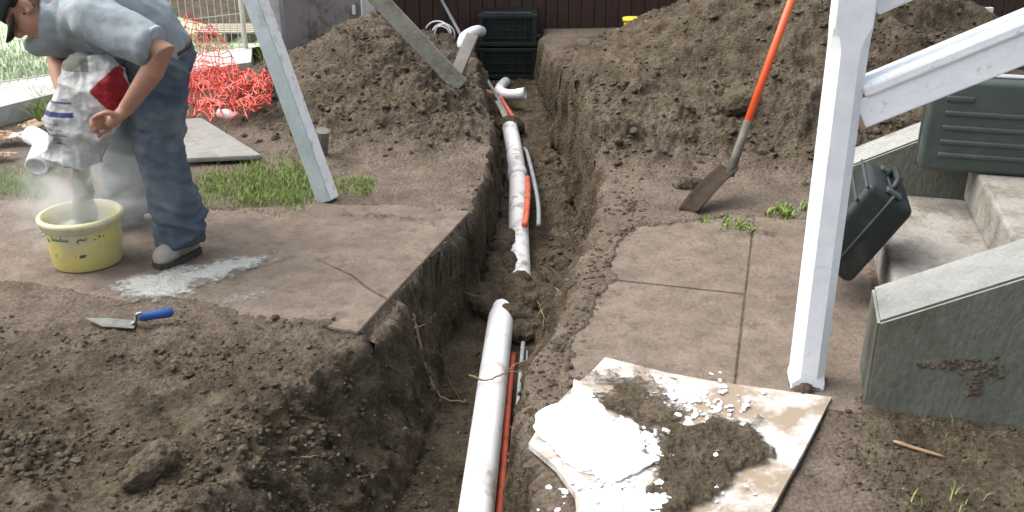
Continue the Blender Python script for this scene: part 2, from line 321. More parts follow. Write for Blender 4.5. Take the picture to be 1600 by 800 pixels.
def poly_sd(x, y, poly):                  # signed distance to polygon, positive inside
    n = len(poly); d = np.full(x.shape, 1e9); ins = np.zeros(x.shape, bool)
    for i in range(n):
        ax, ay = poly[i][:2]; bx, by = poly[(i + 1) % n][:2]; ex, ey = bx - ax, by - ay
        t = np.clip(((x - ax) * ex + (y - ay) * ey) / (ex * ex + ey * ey), 0, 1)
        d = np.minimum(d, np.hypot(x - ax - t * ex, y - ay - t * ey))
        c = (ay > y) != (by > y); ins ^= c & (x < (bx - ax) * (y - ay) / (by - ay + 1e-12) + ax)
    return np.where(ins, d, -d)
g2 = lambda l: [G(*q).xy for q in l]
crack = [(607, 470), (590, 461), (572, 450), (552, 433), (530, 423), (508, 414)]
slab_left = g2([(735, 332), (672, 400)]) + g2(crack) + [Vector((p.x - .002, p.y - .007)) for p in g2(crack[:-1])[::-1]] + \
            g2([(585, 494), (560, 522), (500, 512), (420, 505), (300, 482), (150, 470), (0, 450), (-250, 450), (-250, 300), (0, 312), (330, 325), (540, 316)])
def hrect(u0, u1, v0, v1): return [HV(a, b, 0).xy for a, b in ((u0, v0), (u1, v0), (u1, v1), (u0, v1))]
# joint direction is VX; joint line at u ~ -.005, cross joint at v ~ 3.49
J = G(1165, 462); JU = J.x * .965 - J.y * .264; JV = J.x * .264 + J.y * .965
JG = .003
slab_ra = [HV(JU - JG, JV + JG, 0).xy, HV(JU - JG, 4.42, 0).xy] + g2([(975, 352), (930, 420)]) + [HV(JU - .56, JV + JG, 0).xy]
slab_rb = [HV(JU - JG, JV - JG, 0).xy, HV(JU - .55, JV - JG, 0).xy] + g2([(880, 545), (868, 600)]) + [HV(JU - JG, 2.70, 0).xy]
slab_rc = [HV(JU + JG, 2.70, 0).xy, HV(.372, 2.70, 0).xy, HV(.372, 2.80, 0).xy, HV(.48, 3.03, 0).xy, HV(.48, 4.42, 0).xy, HV(JU + JG, 4.42, 0).xy]
SLABS = [slab_left, slab_ra, slab_rb, slab_rc]

xs_f = np.concatenate([np.arange(-3.2, -2.2, .016), np.arange(-2.2, 2.1, .0095), np.arange(2.1, 2.8, .016)])
def grow(start, sgn, step=.02, k=1.16, lim=90):
    out = []; p = start
    while abs(p) < lim: step *= k; p = p + sgn * step; out.append(p)
    return out
xs = np.array(grow(xs_f[0], -1)[::-1] + list(xs_f) + grow(xs_f[-1], 1))
ys_f = []; p = 1.7
while p < 9.6: ys_f.append(p); p += .0075 + .0022 * max(0, p - 1.7)
ys = np.array(grow(ys_f[0], -1)[::-1] + ys_f + grow(ys_f[-1], 1, .06))
XX, YY = np.meshgrid(xs, ys); x = XX.ravel(); y = YY.ravel(); P2 = np.stack([x, y, np.zeros_like(x)], 1)
def smooth_heaps(x, y):
    hl = np.maximum(cone(x, y, -.95, 7.1, 1.25, .95, 2.25, 1.6, .50), cone(x, y, -.62, 6.1, .75, .60, 1.15, 1.2, .26))
    hr = np.maximum(cone(x, y, 2.1, 6.6, 2.15, 2.3, 2.05, 2.6, 1.22), cone(x, y, .75, 5.7, .62, 1.0, 1.05, 1.2, .34))
    bank = .19 * sst(.30, .42, x) * (1 - sst(.9, 1.5, x)) * sst(4.75, 5.3, y) * (1 - sst(6.2, 7.0, y))
    ledge = bank + .12 * sst(.1, .35, x) * sst(5.9, 6.8, y) * (1 - sst(8.6, 9.4, y)) * (1 - sst(2.5, 3.5, x))
    return hl, hr, ledge
wx = x + .05 * fbm(P2, 2.2, 3, .5, 11) * sst(2.2, 2.8, y) + .03 * fbm(P2, 9, 3, .6, 12)
hl, hr, ledge = smooth_heaps(x + .10 * fbm(P2, 1.6, 3, .5, 3), y + .10 * fbm(P2, 1.6, 3, .5, 4))
heapm = np.clip((np.maximum(hl, hr)) / .10, 0, 1)
near_left = sst(-.2, -.6, x) * sst(3.25, 2.95, y)             # loose soil, lower left
near_right = sst(.9, 1.1, x) * sst(2.62, 2.5, y)
top = np.maximum(np.maximum(hl, hr), ledge)
top = top + near_left * (.05 * sst(2.9, 2.3, y) * sst(-1.0, -1.6, x) + .02) - .05 * sst(-.95, -.70, x) * sst(3.1, 2.6, y) * sst(0, -.1, x)
L = np.interp(y, TY, TL); Rr = np.interp(y, RY, TR); fl = np.interp(y, FLY, FL); fr = np.interp(y, FRY, FR); fz = np.interp(y, FZY, FZ)
fz = fz + .10 * np.exp(-((y - 4.22) / .16) ** 2)              # soil fallen over the pipe between the two lengths
fl = np.maximum(fl, L + .02); fr = np.minimum(fr, Rr - .02)
inL = np.clip((wx - L) / (fl - L), 0, 1); inR = np.clip((Rr - wx) / (Rr - fr), 0, 1)
tr = np.minimum(inL, inR); pwr = np.where(y < 3.0, 1.15, .8)
tr = np.where(inL < inR, tr ** pwr, tr) * sst(9.05, 8.86, y)
z = top * (1 - tr) + fz * tr
wall = ((tr > .02) & (tr < .98)).astype(float)
trench = sst(.0, .25, tr)
# surface detail
P3 = np.stack([x, y, z * 1.0], 1)
amp_big = .003 + .050 * heapm * (1 - trench * .4) + .026 * near_left + .018 * near_right + .022 * trench + .016 * sst(.2, 0, np.abs(x + .3)) * sst(4.3, 4.8, y)
Pw = P3 + .04 * np.stack([fbm(P3, 6, 3, .6, k) for k in (31, 32, 33)], 1)
cl2 = 1 - worley(Pw, 17, 6); cl3 = 1 - worley(Pw, 38, 8)
patch = sst(-.25, .35, fbm(P2, 2.4, 3, .5, 51)); patch2 = sst(-.2, .3, fbm(P2, 3.7, 3, .5, 52))
blk = worley(P3 + .10 * np.stack([fbm(P3, 3, 3, .6, k) for k in (35, 36, 37)], 1), 4.2, 9); rag = fbm(Pw, 5, 7, .66, 61); bil = fbm(Pw, 7, 5, .6, 64, True)
disp = amp_big * (1.1 * (.5 - blk) * heapm + 1.5 * rag + .75 * bil * patch + .60 * (cl2 - .45) * patch2 + .30 * (cl3 - .45)) + \
       (.003 + .20 * amp_big) * fbm(P3, 42, 3, .7, 62) + .008 * fbm(P2, 1.2, 3, .5, 63)
ROWS, COLS = XX.shape
# near the trench cut use 3d displacement along the normal
Zg = z.reshape(ROWS, COLS); gy = np.gradient(Zg, ys, axis=0); gx = np.gradient(Zg, xs, axis=1)
nz = 1 / np.sqrt(1 + gx ** 2 + gy ** 2); nx = (-gx * nz).ravel(); ny = (-gy * nz).ravel(); nzr = nz.ravel()
side = wall * (.030 * fbm(P3 * np.array([1, 1, .6]), 4, 2, .5, 70) + .045 * fbm(Pw, 8, 5, .62, 71, True) + .020 * (cl2 - .4))
dd = np.clip(disp + side, -.12, .12); far_fade = np.where((np.abs(x) < 6) & (y > .5) & (y < 11), 1, .2)
dd = dd * far_fade
vx = x + nx * dd * .8; vy = y + ny * dd * .8; vz = z + nzr * dd
# slabs lie in the sheet: the earth drops below them, with a dusty ragged border
dry = np.zeros_like(x); edge_n = .05 * fbm(P2, 5, 4, .6, 81) + .02 * fbm(P2, 22, 3, .6, 82)
inslab = np.full(x.shape, -9.)
for poly in SLABS:
    inslab = np.maximum(inslab, poly_sd(x, y, poly))
right_all = [slab_rb[-1], slab_rc[1], slab_rc[2], slab_rc[3], slab_rc[4], slab_rc[5], slab_ra[1], slab_ra[2], slab_ra[3], slab_rb[1], slab_rb[2], slab_rb[3]]
left_all = g2([(735, 332), (607, 470), (560, 522), (500, 512), (420, 505), (300, 482), (150, 470), (0, 450), (-250, 450), (-250, 300), (0, 312), (330, 325), (540, 316)])
whole = np.maximum(poly_sd(x, y, right_all), poly_sd(x, y, left_all))
inslab = whole
hard = sst(.0, .02, inslab) * np.ones_like(x)
soft = sst(-.01, .075, inslab + edge_n)                       # soil creeping over the slab rim
spill = .012 * (1 - soft) * sst(.0, .02, inslab) * (tr < .01)
crisp = (y > 3.02) & (y < 4.32) & (x < 0) & (x > L - .14)
soft = np.where(crisp, 1, soft)
vz = np.where(inslab > -.004, np.where(soft < .55, np.maximum(.006 + spill + .5 * disp, -.02), -.002), vz)
vz = np.where((inslab <= -.004) & (inslab > -.03) & crisp, np.minimum(vz, -.035), vz)
nearby = sst(-.14, -.01, inslab) * (tr < .004) * (inslab < 0) * (~crisp)
vz = vz * (1 - nearby) + np.maximum(vz, .010 + .35 * disp) * nearby
strip = (poly_sd(x, y, g2([(940, 570), (1298, 632), (1200, 830), (870, 830), (826, 690)])) > .0)
vz = np.where(strip & (tr < .05), np.minimum(vz, -.012), vz)
dry = (1 - trench) * (1 - np.clip(heapm * .85, 0, .8)) * (1 - .9 * sst(-.2, -.6, x) * sst(3.35, 2.6, y + .25 * fbm(P2, 2, 3, .6, 95))) * (1 - .9 * near_right) * sst(9.8, 8.5, y)
dry = dry * (.75 + .35 * fbm(P2, 3, 4, .6, 91)) + .30 * heapm * (x < 0) * sst(6.2, 7.2, y)
dry = np.clip(dry, 0, 1)
idx = np.arange(ROWS * COLS).reshape(ROWS, COLS)
F = np.stack([idx[:-1, :-1], idx[:-1, 1:], idx[1:, 1:], idx[1:, :-1]], -1).reshape(-1, 4)
ground = from_np('ground', np.stack([vx, vy, vz], 1), F, M['soil'])
a = ground.data.attributes.new('dry', 'FLOAT', 'POINT'); a.data.foreach_set('value', dry.astype(np.float32))
tag(ground, kind='structure')
from mathutils.bvhtree import BVHTree
_gv = np.stack([vx, vy, vz], 1); Vg = _gv.reshape(ROWS, COLS, 3)
def gz(px_, py_):                         # height of the ground sheet, nearest vertex
    j = int(np.clip(np.searchsorted(xs, px_), 1, COLS - 1)); i = int(np.clip(np.searchsorted(ys, py_), 1, ROWS - 1))
    return float(Vg[i, j, 2])
def on_ground(px, py):                    # first meeting of that line of sight with the ground, a real 3d place
    r = ray(px, py); prev = None
    for t in np.arange(1.5, 12, .02):
        q = Vector((0, 0, CAMH)) + r * t
        if q.z <= gz(q.x, q.y): return Vector((q.x, q.y, gz(q.x, q.y)))
    return G(px, py)

# ------------------------------------------------------------------ concrete path slabs
for i, poly in enumerate(SLABS):
    bm = bmesh.new(); zt = (.008, .004, .0035, .010)[i]
    prism(bm, poly, zt - .07, zt)
    bmesh.ops.triangulate(bm, faces=bm.faces[:])
    es = [e for e in bm.edges if len(e.link_faces) == 2 and e.calc_face_angle(0) > .6]
    bmesh.ops.bevel(bm, geom=es, offset=.004, segments=2, affect='EDGES', clamp_overlap=True)
    tag(obj('path', bm, M['slab'], smooth=False), kind='structure')

# ------------------------------------------------------------------ far setting: lawn, kerb, wire fence, posts, panel, brown fence
A = G(0, 132, .12); B = G(390, 75, .12); fd = (B - A).normalized(); fn = Vector((-fd.y, fd.x, 0))
def FA(s, n, z): return Vector((A.x, A.y, 0)) + fd * s + fn * n + Vector((0, 0, z))
flen = (B - A).length
xs2 = np.linspace(-9, flen + .35, 60); ys2 = np.concatenate([np.linspace(.06, 3, 40), np.linspace(3.3, 40, 40)])
gx2, gy2 = np.meshgrid(xs2, ys2); q = np.stack([gx2.ravel(), gy2.ravel(), 0 * gx2.ravel()], 1)
V = np.array([list(FA(s_, n_, .10)) for s_, n_ in zip(gx2.ravel(), gy2.ravel())]); V[:, 2] += .02 * fbm(V, 1.5, 3)
ii = np.arange(V.shape[0]).reshape(gx2.shape)
tag(from_np('lawn', V, np.stack([ii[:-1, :-1], ii[:-1, 1:], ii[1:, 1:], ii[1:, :-1]], -1).reshape(-1, 4), M['lawn']), kind='structure')
bm = bmesh.new()
k0 = [G(0, 167, .12), G(85, 146, .12), G(290, 113, .12), G(392, 97, .12)]
front = [k0[0] + (k0[0] - k0[1]) * 4] + k0; back = [FA(-6, .05, .12), FA(0, .05, .12), FA(flen * .2, .05, .12), FA(flen * .75, .05, .12), FA(flen + .05, .05, .12)]
tv = [(bm.verts.new(f_), bm.verts.new(b_), bm.verts.new(f_ - Vector((0, 0, .35))), bm.verts.new(b_ - Vector((0, 0, .35)))) for f_, b_ in zip(front, back)]
for a_, b_ in zip(tv, tv[1:]):
    bm.faces.new((a_[0], b_[0], b_[1], a_[1])); bm.faces.new((a_[2], b_[2], b_[0], a_[0])); bm.faces.new((a_[1], b_[1], b_[3], a_[3])); bm.faces.new((a_[3], b_[3], b_[2], a_[2]))
for e_ in (tv[0], tv[-1]): bm.faces.new((e_[0], e_[1], e_[3], e_[2]))
o = obj('concrete_kerb', bm, M['kerb'], smooth=False)
tag(o, 'pale concrete kerb strip at the foot of the white wire fence', 'kerb')
t = thing('wire_fence', FA(0, 0, .12), 'white welded wire fence in front of the lawn, behind the bending man', 'fence')
bm = bmesh.new()
for s_ in np.arange(-2.2, flen - .02, .058): tube(bm, [FA(s_, 0, .10), FA(s_, 0, 1.35)], .0032, 5)
for z_ in (.14, .40, .66, .92, 1.18, 1.34): tube(bm, [FA(-2.2, -.006, z_), FA(flen - .02, -.006, z_)], .0036, 5)
obj('wire_mesh', bm, M['wire'], t)
for s_ in (-2.2, .75, flen - .02):
    bm = bmesh.new(); tube(bm, [FA(s_, .025, .02), FA(s_, .025, 1.42)], .02, 12); obj('fence_post', bm, M['wire'], t)
# grass tips standing behind the wires
def blades(spots, hmin, hmax, wid=.004, lean=.5):
    v = []; f = []
    for (bx, by, bz) in spots:
        h = random.uniform(hmin, hmax); an = random.uniform(0, 6.283); l = random.uniform(.1, lean) * h; w_ = wid * random.uniform(.7, 1.3)
        dx, dy = math.cos(an), math.sin(an); ca, sa = -dy, dx; n = len(v)
        v += [(bx - ca * w_, by - sa * w_, bz - .01), (bx + ca * w_, by + sa * w_, bz - .01), (bx + dx * l * .35 + ca * w_ * .8, by + dy * l * .35 + sa * w_ * .8, bz + h * .6),
              (bx + dx * l * .35 - ca * w_ * .8, by + dy * l * .35 - sa * w_ * .8, bz + h * .6), (bx + dx * l, by + dy * l, bz + h), (bx + dx * l * .98, by + dy * l * .98, bz + h * .99)]
        f += [(n, n + 1, n + 2, n + 3), (n + 3, n + 2, n + 4, n + 5)]
    return v, f
def gpatch(px0, px1, py0, py1, n, h0, h1, wid=.004):
    sp = []
    cx, cy = (px0 + px1) / 2, (py0 + py1) / 2
    cl_ = [(random.uniform(px0, px1), random.uniform(py0, py1)) for _ in range(max(3, n // 30))]
    for _ in range(n):
        c_ = random.choice(cl_); a_ = c_[0] + random.gauss(0, (px1 - px0) * .06); b_ = c_[1] + random.gauss(0, (py1 - py0) * .18)
        p_ = G(a_, b_)
        sp.append((p_.x, p_.y, max(gz(p_.x, p_.y), 0) if abs(p_.x) < 3 else 0))
    return blades(sp, h0, h1, wid, 1.3)
gv, gf = [], []
for args in ((315, 475, 272, 324, 3000, .006, .036, .0018), (380, 505, 264, 318, 2600, .008, .044, .0018), (520, 582, 280, 306, 900, .006, .026, .0018), (-60, 85, 270, 306, 2600, .008, .036, .0018), (1090, 1180, 345, 364, 260, .010, .022), (1200, 1262, 326, 345, 260, .012, .035),
             (60, 110, 170, 200, 900, .05, .16), (395, 440, 80, 105, 300, .05, .14)):
    v_, f_ = gpatch(*args); n0 = len(gv); gv += v_; gf += [tuple(i + n0 for i in q_) for q_ in f_]
sp = [(random.uniform(1.0, 2.1), random.uniform(1.9, 2.5), 0) for _ in range(130)]
sp += [tuple(G(random.gauss(1550, 30), random.gauss(610, 8))) for _ in range(60)]
v_, f_ = blades([(a_, b_, gz(a_, b_)) for a_, b_, _ in sp], .02, .055, .0022, 1.2); n0 = len(gv); gv += v_; gf += [tuple(i + n0 for i in q_) for q_ in f_]
tag(from_np('grass', gv, gf, M['grass']), 'sparse green grass tufts growing at the edges of the bare soil', 'grass', kind='stuff')
sp = [tuple(FA(random.uniform(-1.5, flen), .08 + abs(random.gauss(0, .8)), .1)) for _ in range(9000)]
v_, f_ = blades(sp, .012, .045, .005)
tag(from_np('lawn_grass', v_, f_, M['lawn']), 'pale green lawn grass behind the white wire fence', 'grass', kind='stuff')

def post_thing(name, px0, px1, y0, d, mk, label, cat, h=1.9):
    a_ = D(px0, y0, d); b_ = D(px1, y0, d); w_ = (b_ - a_).length; c_ = (a_ + b_) / 2
    bm = bmesh.new(); box(bm, (w_, .14, h), Matrix.Translation((c_.x, d + .07, h / 2 - .15)), .008)
    return tag(obj(name, bm, M[mk], smooth=False), label, cat)
post_thing('gate_post', 408, 441, 60, 7.75, 'pale_post', 'pale wide gate post between the wire fence and the grey brown panel', 'post')
post_thing('gate_post', 566, 588, 40, 8.45, 'pale_post', 'pale narrow gate post between the grey brown panel and the dark brown fence', 'post')
a_ = D(442, 40, 7.95); b_ = D(565, 40, 8.40)
t = thing('gate', Vector(((a_.x + b_.x) / 2, (a_.y + b_.y) / 2, 0)), 'flat grey brown sheet gate panel with rust marks behind the left soil heap', 'gate')
dv = (Vector((b_.x, b_.y, 0)) - Vector((a_.x, a_.y, 0))); bm = bmesh.new()
mid = Vector(((a_.x + b_.x) / 2, (a_.y + b_.y) / 2, .85)); box(bm, (dv.length - .01, .03, 1.7), frame(mid, dv, Vector((-dv.y, dv.x, 0))), .003)
obj('sheet', bm, M['panel'], t, False)
for f_ in (.33, .66):
    bm = bmesh.new(); q_ = Vector((a_.x, a_.y, 0)).lerp(Vector((b_.x, b_.y, 0)), f_); nrm = Vector((dv.y, -dv.x, 0)).normalized()
    box(bm, (.012, .008, 1.68), frame(q_ + nrm * .019 + Vector((0, 0, .85)), dv, Vector((-dv.y, dv.x, 0))), .002); obj('seam', bm, M['panel'], t, False)
bm = bmesh.new(); q_ = D(553, 15, 8.33); box(bm, (.03, .02, .08), Matrix.Translation((q_.x, q_.y - .01, q_.z)), .004); obj('latch', bm, M['hose'], t, False)

F0 = Vector((-1.18, 8.60, 0)); FD = Vector((.985, .172, 0)).normalized(); FNn = Vector((FD.y, -FD.x, 0))
t = thing('board_fence', F0, 'dark brown vertical board fence closing the yard at the back', 'fence')
bm = bmesh.new(); s_ = 0
while s_ < 8.5:
    wd = random.uniform(.10, .13); c_ = F0 + FD * (s_ + wd / 2) + FNn * random.uniform(0, .008) + Vector((0, 0, .75 + random.uniform(-.01, .01)))
    box(bm, (wd - .006, .02, 1.9), frame(c_, FD, Vector((-FD.y, FD.x, 0))), .003); s_ += wd
box(bm, (8.5, .012, 1.85), frame(F0 + FD * 4.25 - FNn * .022 + Vector((0, 0, .74)), FD, Vector((-FD.y, FD.x, 0))))
obj('boards', bm, M['brown_fence'], t, False)
bm = bmesh.new(); bar(bm, F0 + FNn * .035 + Vector((1.4, .25, .03)), F0 + FD * 4.2 + FNn * .035 + Vector((0, 0, .03)), .03, .03); obj('bottom_rail', bm, M['weathered'], t, False)
bm = bmesh.new(); bar(bm, F0 - FNn * .035 + Vector((0, 0, 1.3)), F0 + FD * 8.4 - FNn * .035 + Vector((0, 0, 1.3)), .04, .08); obj('top_rail', bm, M['brown_fence'], t, False)
q_ = D(1530, 17, 9.2); bm = bmesh.new(); bar(bm, q_ - Vector((.13, 0, 0)), q_ + Vector((.13, .02, .005)), .05, .05)
bar(bm, q_ + Vector((-.10, .02, -.03)), q_ + Vector((-.10, .02, -q_.z)), .03, .03)
bar(bm, q_ + Vector((.10, .02, -.03)), q_ + Vector((.10, .02, -q_.z)), .03, .03)
tag(obj('timber_trestle', bm, M['paper'], smooth=False), 'small pale timber trestle by the brown fence, above the stair rail', 'trestle')

# ------------------------------------------------------------------ concrete steps with two cheek walls (house axes)
U0, V0 = .379, 2.762; SL = math.tan(R(28)); CZ = .296
t = thing('concrete_steps', HV(U0, V0, 0), 'concrete steps rising to the right between two sloping cheek walls', 'steps')
def cheek(v0, v1, name, u0=U0):
    prof = [(u0, -.12), (u0, CZ), (u0 + 1.8, CZ + 1.8 * SL), (u0 + 1.8, -.12)]
    bm = bmesh.new(); a_ = [bm.verts.new(HV(u_, v0, z_)) for u_, z_ in prof]; b_ = [bm.verts.new(HV(u_, v1, z_)) for u_, z_ in prof]
    bm.faces.new(a_); bm.faces.new(b_[::-1])
    for i in range(4): bm.faces.new((a_[i], a_[(i + 1) % 4], b_[(i + 1) % 4], b_[i]))
    bmesh.ops.recalc_face_normals(bm, faces=bm.faces); bmesh.ops.bevel(bm, geom=bm.edges[:], offset=.008, segments=2, affect='EDGES')
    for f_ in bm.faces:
        f_.material_index = 1 if f_.normal.z < .5 else 0  # upright faces get darker greenish concrete: their shade is put into the colour
    return obj(name, bm, [M['concrete'], M['concrete_green_shade']], t, False)
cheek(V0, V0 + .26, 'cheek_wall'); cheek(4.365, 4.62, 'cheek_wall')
for i, (u_, z_) in enumerate(((.49, .18), (.86, .36), (1.24, .54), (1.62, .72))):
    bm = bmesh.new(); box(bm, (2.2 - u_, 4.363 - V0 - .262, .18 + (.10 if i == 0 else -.002)), HM((u_ + 2.2) / 2, (V0 + .262 + 4.363) / 2, z_ - .09 - (.05 if i == 0 else -.001)), .012)
    obj('step', bm, M['tread'], t, False)
# mud splash on the cheek wall
bm = bmesh.new(); base = HV(U0 + .27, V0, .0)
for i in range(110):
    du = random.gauss(0, .050); dz = random.gauss(0, .013) - abs(du) * .12
    if i > 70: du = .03 + random.gauss(0, .008); dz = -.01 - (i - 70) * .0022
    c_ = HV(U0 + .27 + du, V0 - .001, .19 + dz); r_ = random.uniform(.003, .0085)
    s_ = bmesh.ops.create_icosphere(bm, subdivisions=2, radius=r_, matrix=Matrix.Translation(c_) @ Matrix.Rotation(HOUSE, 4, 'Z') @ Matrix.Diagonal((1.2, .5, 1, 1)))
tag(rough(obj('mud_splash', bm, M['clod'], smooth=False), .004, 80), 'brown mud splash stuck on the side of the near cheek wall', 'mud', kind='stuff')
# ------------------------------------------------------------------ white railing
pb = Vector((.951, 2.706, 0)); hw = .052
t = thing('stair_railing', pb, 'white painted wooden stair railing with chamfered newel post and sloping rails', 'railing')
bm = bmesh.new(); hh = 2.0
def prof_ring(z_, ch):
    pts = []
    for sx, sy in ((-1, -1), (1, -1), (1, 1), (-1, 1)):
        c1 = (sx * hw, sy * (hw - ch)); c2 = (sx * (hw - ch), sy * hw)
        pts += [c1, c2] if sx * sy > 0 else [c2, c1]
    R_ = Matrix.Rotation(HOUSE + R(6), 3, 'Z'); tilt = Vector((-.012, -.01, 0))
    return [bm.verts.new(pb + R_ @ Vector((p_[0], p_[1], 0)) + Vector((0, 0, z_)) + tilt * z_) for p_ in pts]
rings = [prof_ring(z_, c_) for z_, c_ in ((-.12, .004), (.03, .004), (.05, .027), (.6, .027), (1.05, .027), (1.09, .026), (1.125, .018), (1.15, .004), (1.3, .003), (hh, .003))]
for a_, b_ in zip(rings, rings[1:]):
    for k in range(8): bm.faces.new((a_[k], a_[(k + 1) % 8], b_[(k + 1) % 8], b_[k]))
bm.faces.new(rings[0][::-1]); bm.faces.new(rings[-1])
obj('newel_post', bm, M['white_paint'], t, False)
def rail(z0, w_, h_, v_off, lng=1.6):
    a_ = pb + UX * (hw - .005) + VX * v_off + Vector((0, 0, z0)); b_ = a_ + UX * lng + Vector((0, 0, lng * SL)); return a_, b_
bm = bmesh.new(); a_, b_ = rail(.905, 0, 0, -.012); bar(bm, a_, b_, .045, .085, bevel=.004); obj('rail_board', bm, M['white_paint'], t, False)
bm = bmesh.new(); a_, b_ = rail(.968, 0, 0, .012); bar(bm, a_, b_, .105, .036, bevel=.009); obj('rail_cap', bm, M['white_paint'], t, False)
bm = bmesh.new(); a_, b_ = rail(.992, 0, 0, .034); bar(bm, a_, b_, .040, .020, bevel=.006); obj('rail_bead', bm, M['white_paint'], t, False)
bm = bmesh.new(); a_, b_ = rail(1.198, 0, 0, .03); bar(bm, a_, b_, .06, .05, bevel=.008); obj('handrail', bm, M['white_paint'], t, False)

# ------------------------------------------------------------------ tool cases
def rib(bm, M4, cx, cz, L_, h_=.02, d_=.008):
    box(bm, (L_, d_ * 2, h_), M4 @ Matrix.Translation((cx, 0, cz)), min(h_, d_ * 2) * .48, 3)
CW, CH, CT = .60, .385, .16; cu, cv, czz = .625, 4.15, .362
Mc = HM(cu + CW / 2, cv + CT / 2, czz + CH / 2)
t = thing('tool_case', HV(cu + CW / 2, cv + CT / 2, czz), 'dark green ribbed plastic tool case standing upright on the second step', 'tool case')
bm = bmesh.new(); box(bm, (CW, CT, CH), Mc, .022, 4)
for k, z_ in enumerate((.115, .055, -.005, -.065, -.120)):
    if k == 0: rib(bm, Mc @ Matrix.Translation((0, -CT / 2, 0)), -.185, z_, .11, .026, .007); rib(bm, Mc @ Matrix.Translation((0, -CT / 2, 0)), .185, z_, .11, .026, .007)
    else: rib(bm, Mc @ Matrix.Translation((0, -CT / 2, 0)), .015, z_, .50, .022, .007)
obj('shell', bm, M['case_green'], t)
bm = bmesh.new(); box(bm, (CW + .008, .014, CH + .008), Mc @ Matrix.Translation((0, .01, 0)), .006, 2); obj('seam_band', bm, M['case_dark'], t)
bm = bmesh.new(); pts = [Mc @ Vector(p_) for p_ in ((-.10, -.01, CH / 2 - .01), (-.10, -.01, CH / 2 + .035), (-.075, -.01, CH / 2 + .05), (.075, -.01, CH / 2 + .05), (.10, -.01, CH / 2 + .035), (.10, -.01, CH / 2 - .01))]
tube(bm, pts, .012, 12); obj('handle', bm, M['case_dark'], t)
for sx in (-.2, .2):
    bm = bmesh.new(); box(bm, (.07, .05, .014), Mc @ Matrix.Translation((sx, 0, CH / 2 + .009)), .004); obj('latch', bm, M['alloy'], t, False)
bm = bmesh.new(); box(bm, (CW - .05, .055, .008), Mc @ Matrix.Translation((0, .02, CH / 2 + .004)), .003); obj('top_strip', bm, M['alloy'], t, False)

def on_v(px, py, v):
    r = ray(px, py); t_ = v / (r.x * VX.x + r.y * VX.y); return Vector((r.x * t_, r.y * t_, CAMH + r.z * t_))
c0, c1, c2 = on_v(1328, 446, 3.46), on_v(1432, 331, 3.46), on_v(1366, 279, 3.46)
TL2 = math.atan2(c1.z - c0.z, (c1 - c0).dot(UX)); print('case', math.degrees(TL2), (c1 - c0).length, (c2 - c1).length, c0, c1, c2); aU = UX * math.cos(TL2) + Vector((0, 0, math.sin(TL2))); nU = -UX * math.sin(TL2) + Vector((0, 0, math.cos(TL2)))
L2, T2, W2 = (c1 - c0).length, (c2 - c1).length, .33; org = c0 + Vector((0, 0, -.004))
Mc = frame(org + aU * L2 / 2 + nU * T2 / 2 + VX * W2 / 2, aU, VX)   # local x = long, y = V, z = nU
t = thing('tool_case', HV(.40, 3.6, 0), 'black plastic tool case tipped over, leaning on the lowest step behind the white post', 'tool case')
bm = bmesh.new(); box(bm, (L2, W2, T2), Mc, .030, 4)
for k in (-.11, -.04, .03): rib(bm, Mc @ Matrix.Rotation(R(90), 4, 'Z') @ Matrix.Translation((0, 0, T2 / 2)), 0, 0, .01) if False else None
for k in (-.13, -.05, .03): box(bm, (.018, .26, .016), Mc @ Matrix.Translation((k, 0, T2 / 2)), .006, 2)
obj('shell', bm, M['case_black'], t)
bm = bmesh.new(); box(bm, (L2 + .010, W2 + .010, .012), Mc @ Matrix.Translation((0, 0, .0)), .005, 2); obj('seam_band', bm, M['case_dark'], t)
bm = bmesh.new(); pts = [Mc @ Vector(p_) for p_ in ((L2 / 2 - .02, -.08, .0), (L2 / 2 + .025, -.08, .0), (L2 / 2 + .04, -.06, .0), (L2 / 2 + .04, .06, .0), (L2 / 2 + .025, .08, .0), (L2 / 2 - .02, .08, .0))]
tube(bm, pts, .013, 12); obj('handle', bm, M['black_plastic'], t)
for sy in (-.13, .13):
    bm = bmesh.new(); box(bm, (.014, .045, .06), Mc @ Matrix.Translation((L2 / 2 + .006, sy, 0)), .004); obj('latch', bm, M['case_green'], t, False)
for k in (.10, .16):
    bm = bmesh.new(); box(bm, (.012, W2 + .004, .004), Mc @ Matrix.Translation((k, 0, T2 / 2 + .002)), .0015); obj('strap', bm, M['case_green'], t, False)

# ------------------------------------------------------------------ timbers
def beam(name, a_, b_, w_, h_, faceup, mk, label, edge=None):
    t = thing(name, a_, label, 'timber'); bm = bmesh.new()
    d_ = (b_ - a_); x_ = d_.normalized(); y_ = faceup.cross(x_).normalized()
    Mx = frame((a_ + b_) / 2, x_, y_); box(bm, (d_.length, w_, h_), Mx, .004)
    obj('beam', bm, M[mk], t, False)
    if edge:  # bright side of the beam: light put into the colour of a pale strip
        bm = bmesh.new(); box(bm, (d_.length - .01, .006, h_ * .86), Mx @ Matrix.Translation((0, edge * (w_ / 2 + .001), 0)), .002); obj('bright_side', bm, M['galv_bright'], t, False)
    return t
a_ = G(513, 316); a_.z = gz(a_.x, a_.y) + .0; b_ = D(378, -60, 4.62); b2 = a_ + (b_ - a_) * 1.7
beam('timber_prop', a_, b2, .085, .075, Vector((-.45, -.85, .2)), 'galv', 'pale blue grey timber prop slanting left, standing in grass beside the man', edge=-1)
g_ = on_ground(716, 130); a_ = D(716, 130, g_.y - .03); b_ = D(584, -10, g_.y + .12); b2 = a_ + (b_ - a_) * 1.6
beam('timber_prop', a_ - (b_ - a_) * .04, b2, .11, .07, Vector((-.2, -.9, .3)), 'timber_old', 'greenish old timber prop slanting down into the left soil heap', edge=None)
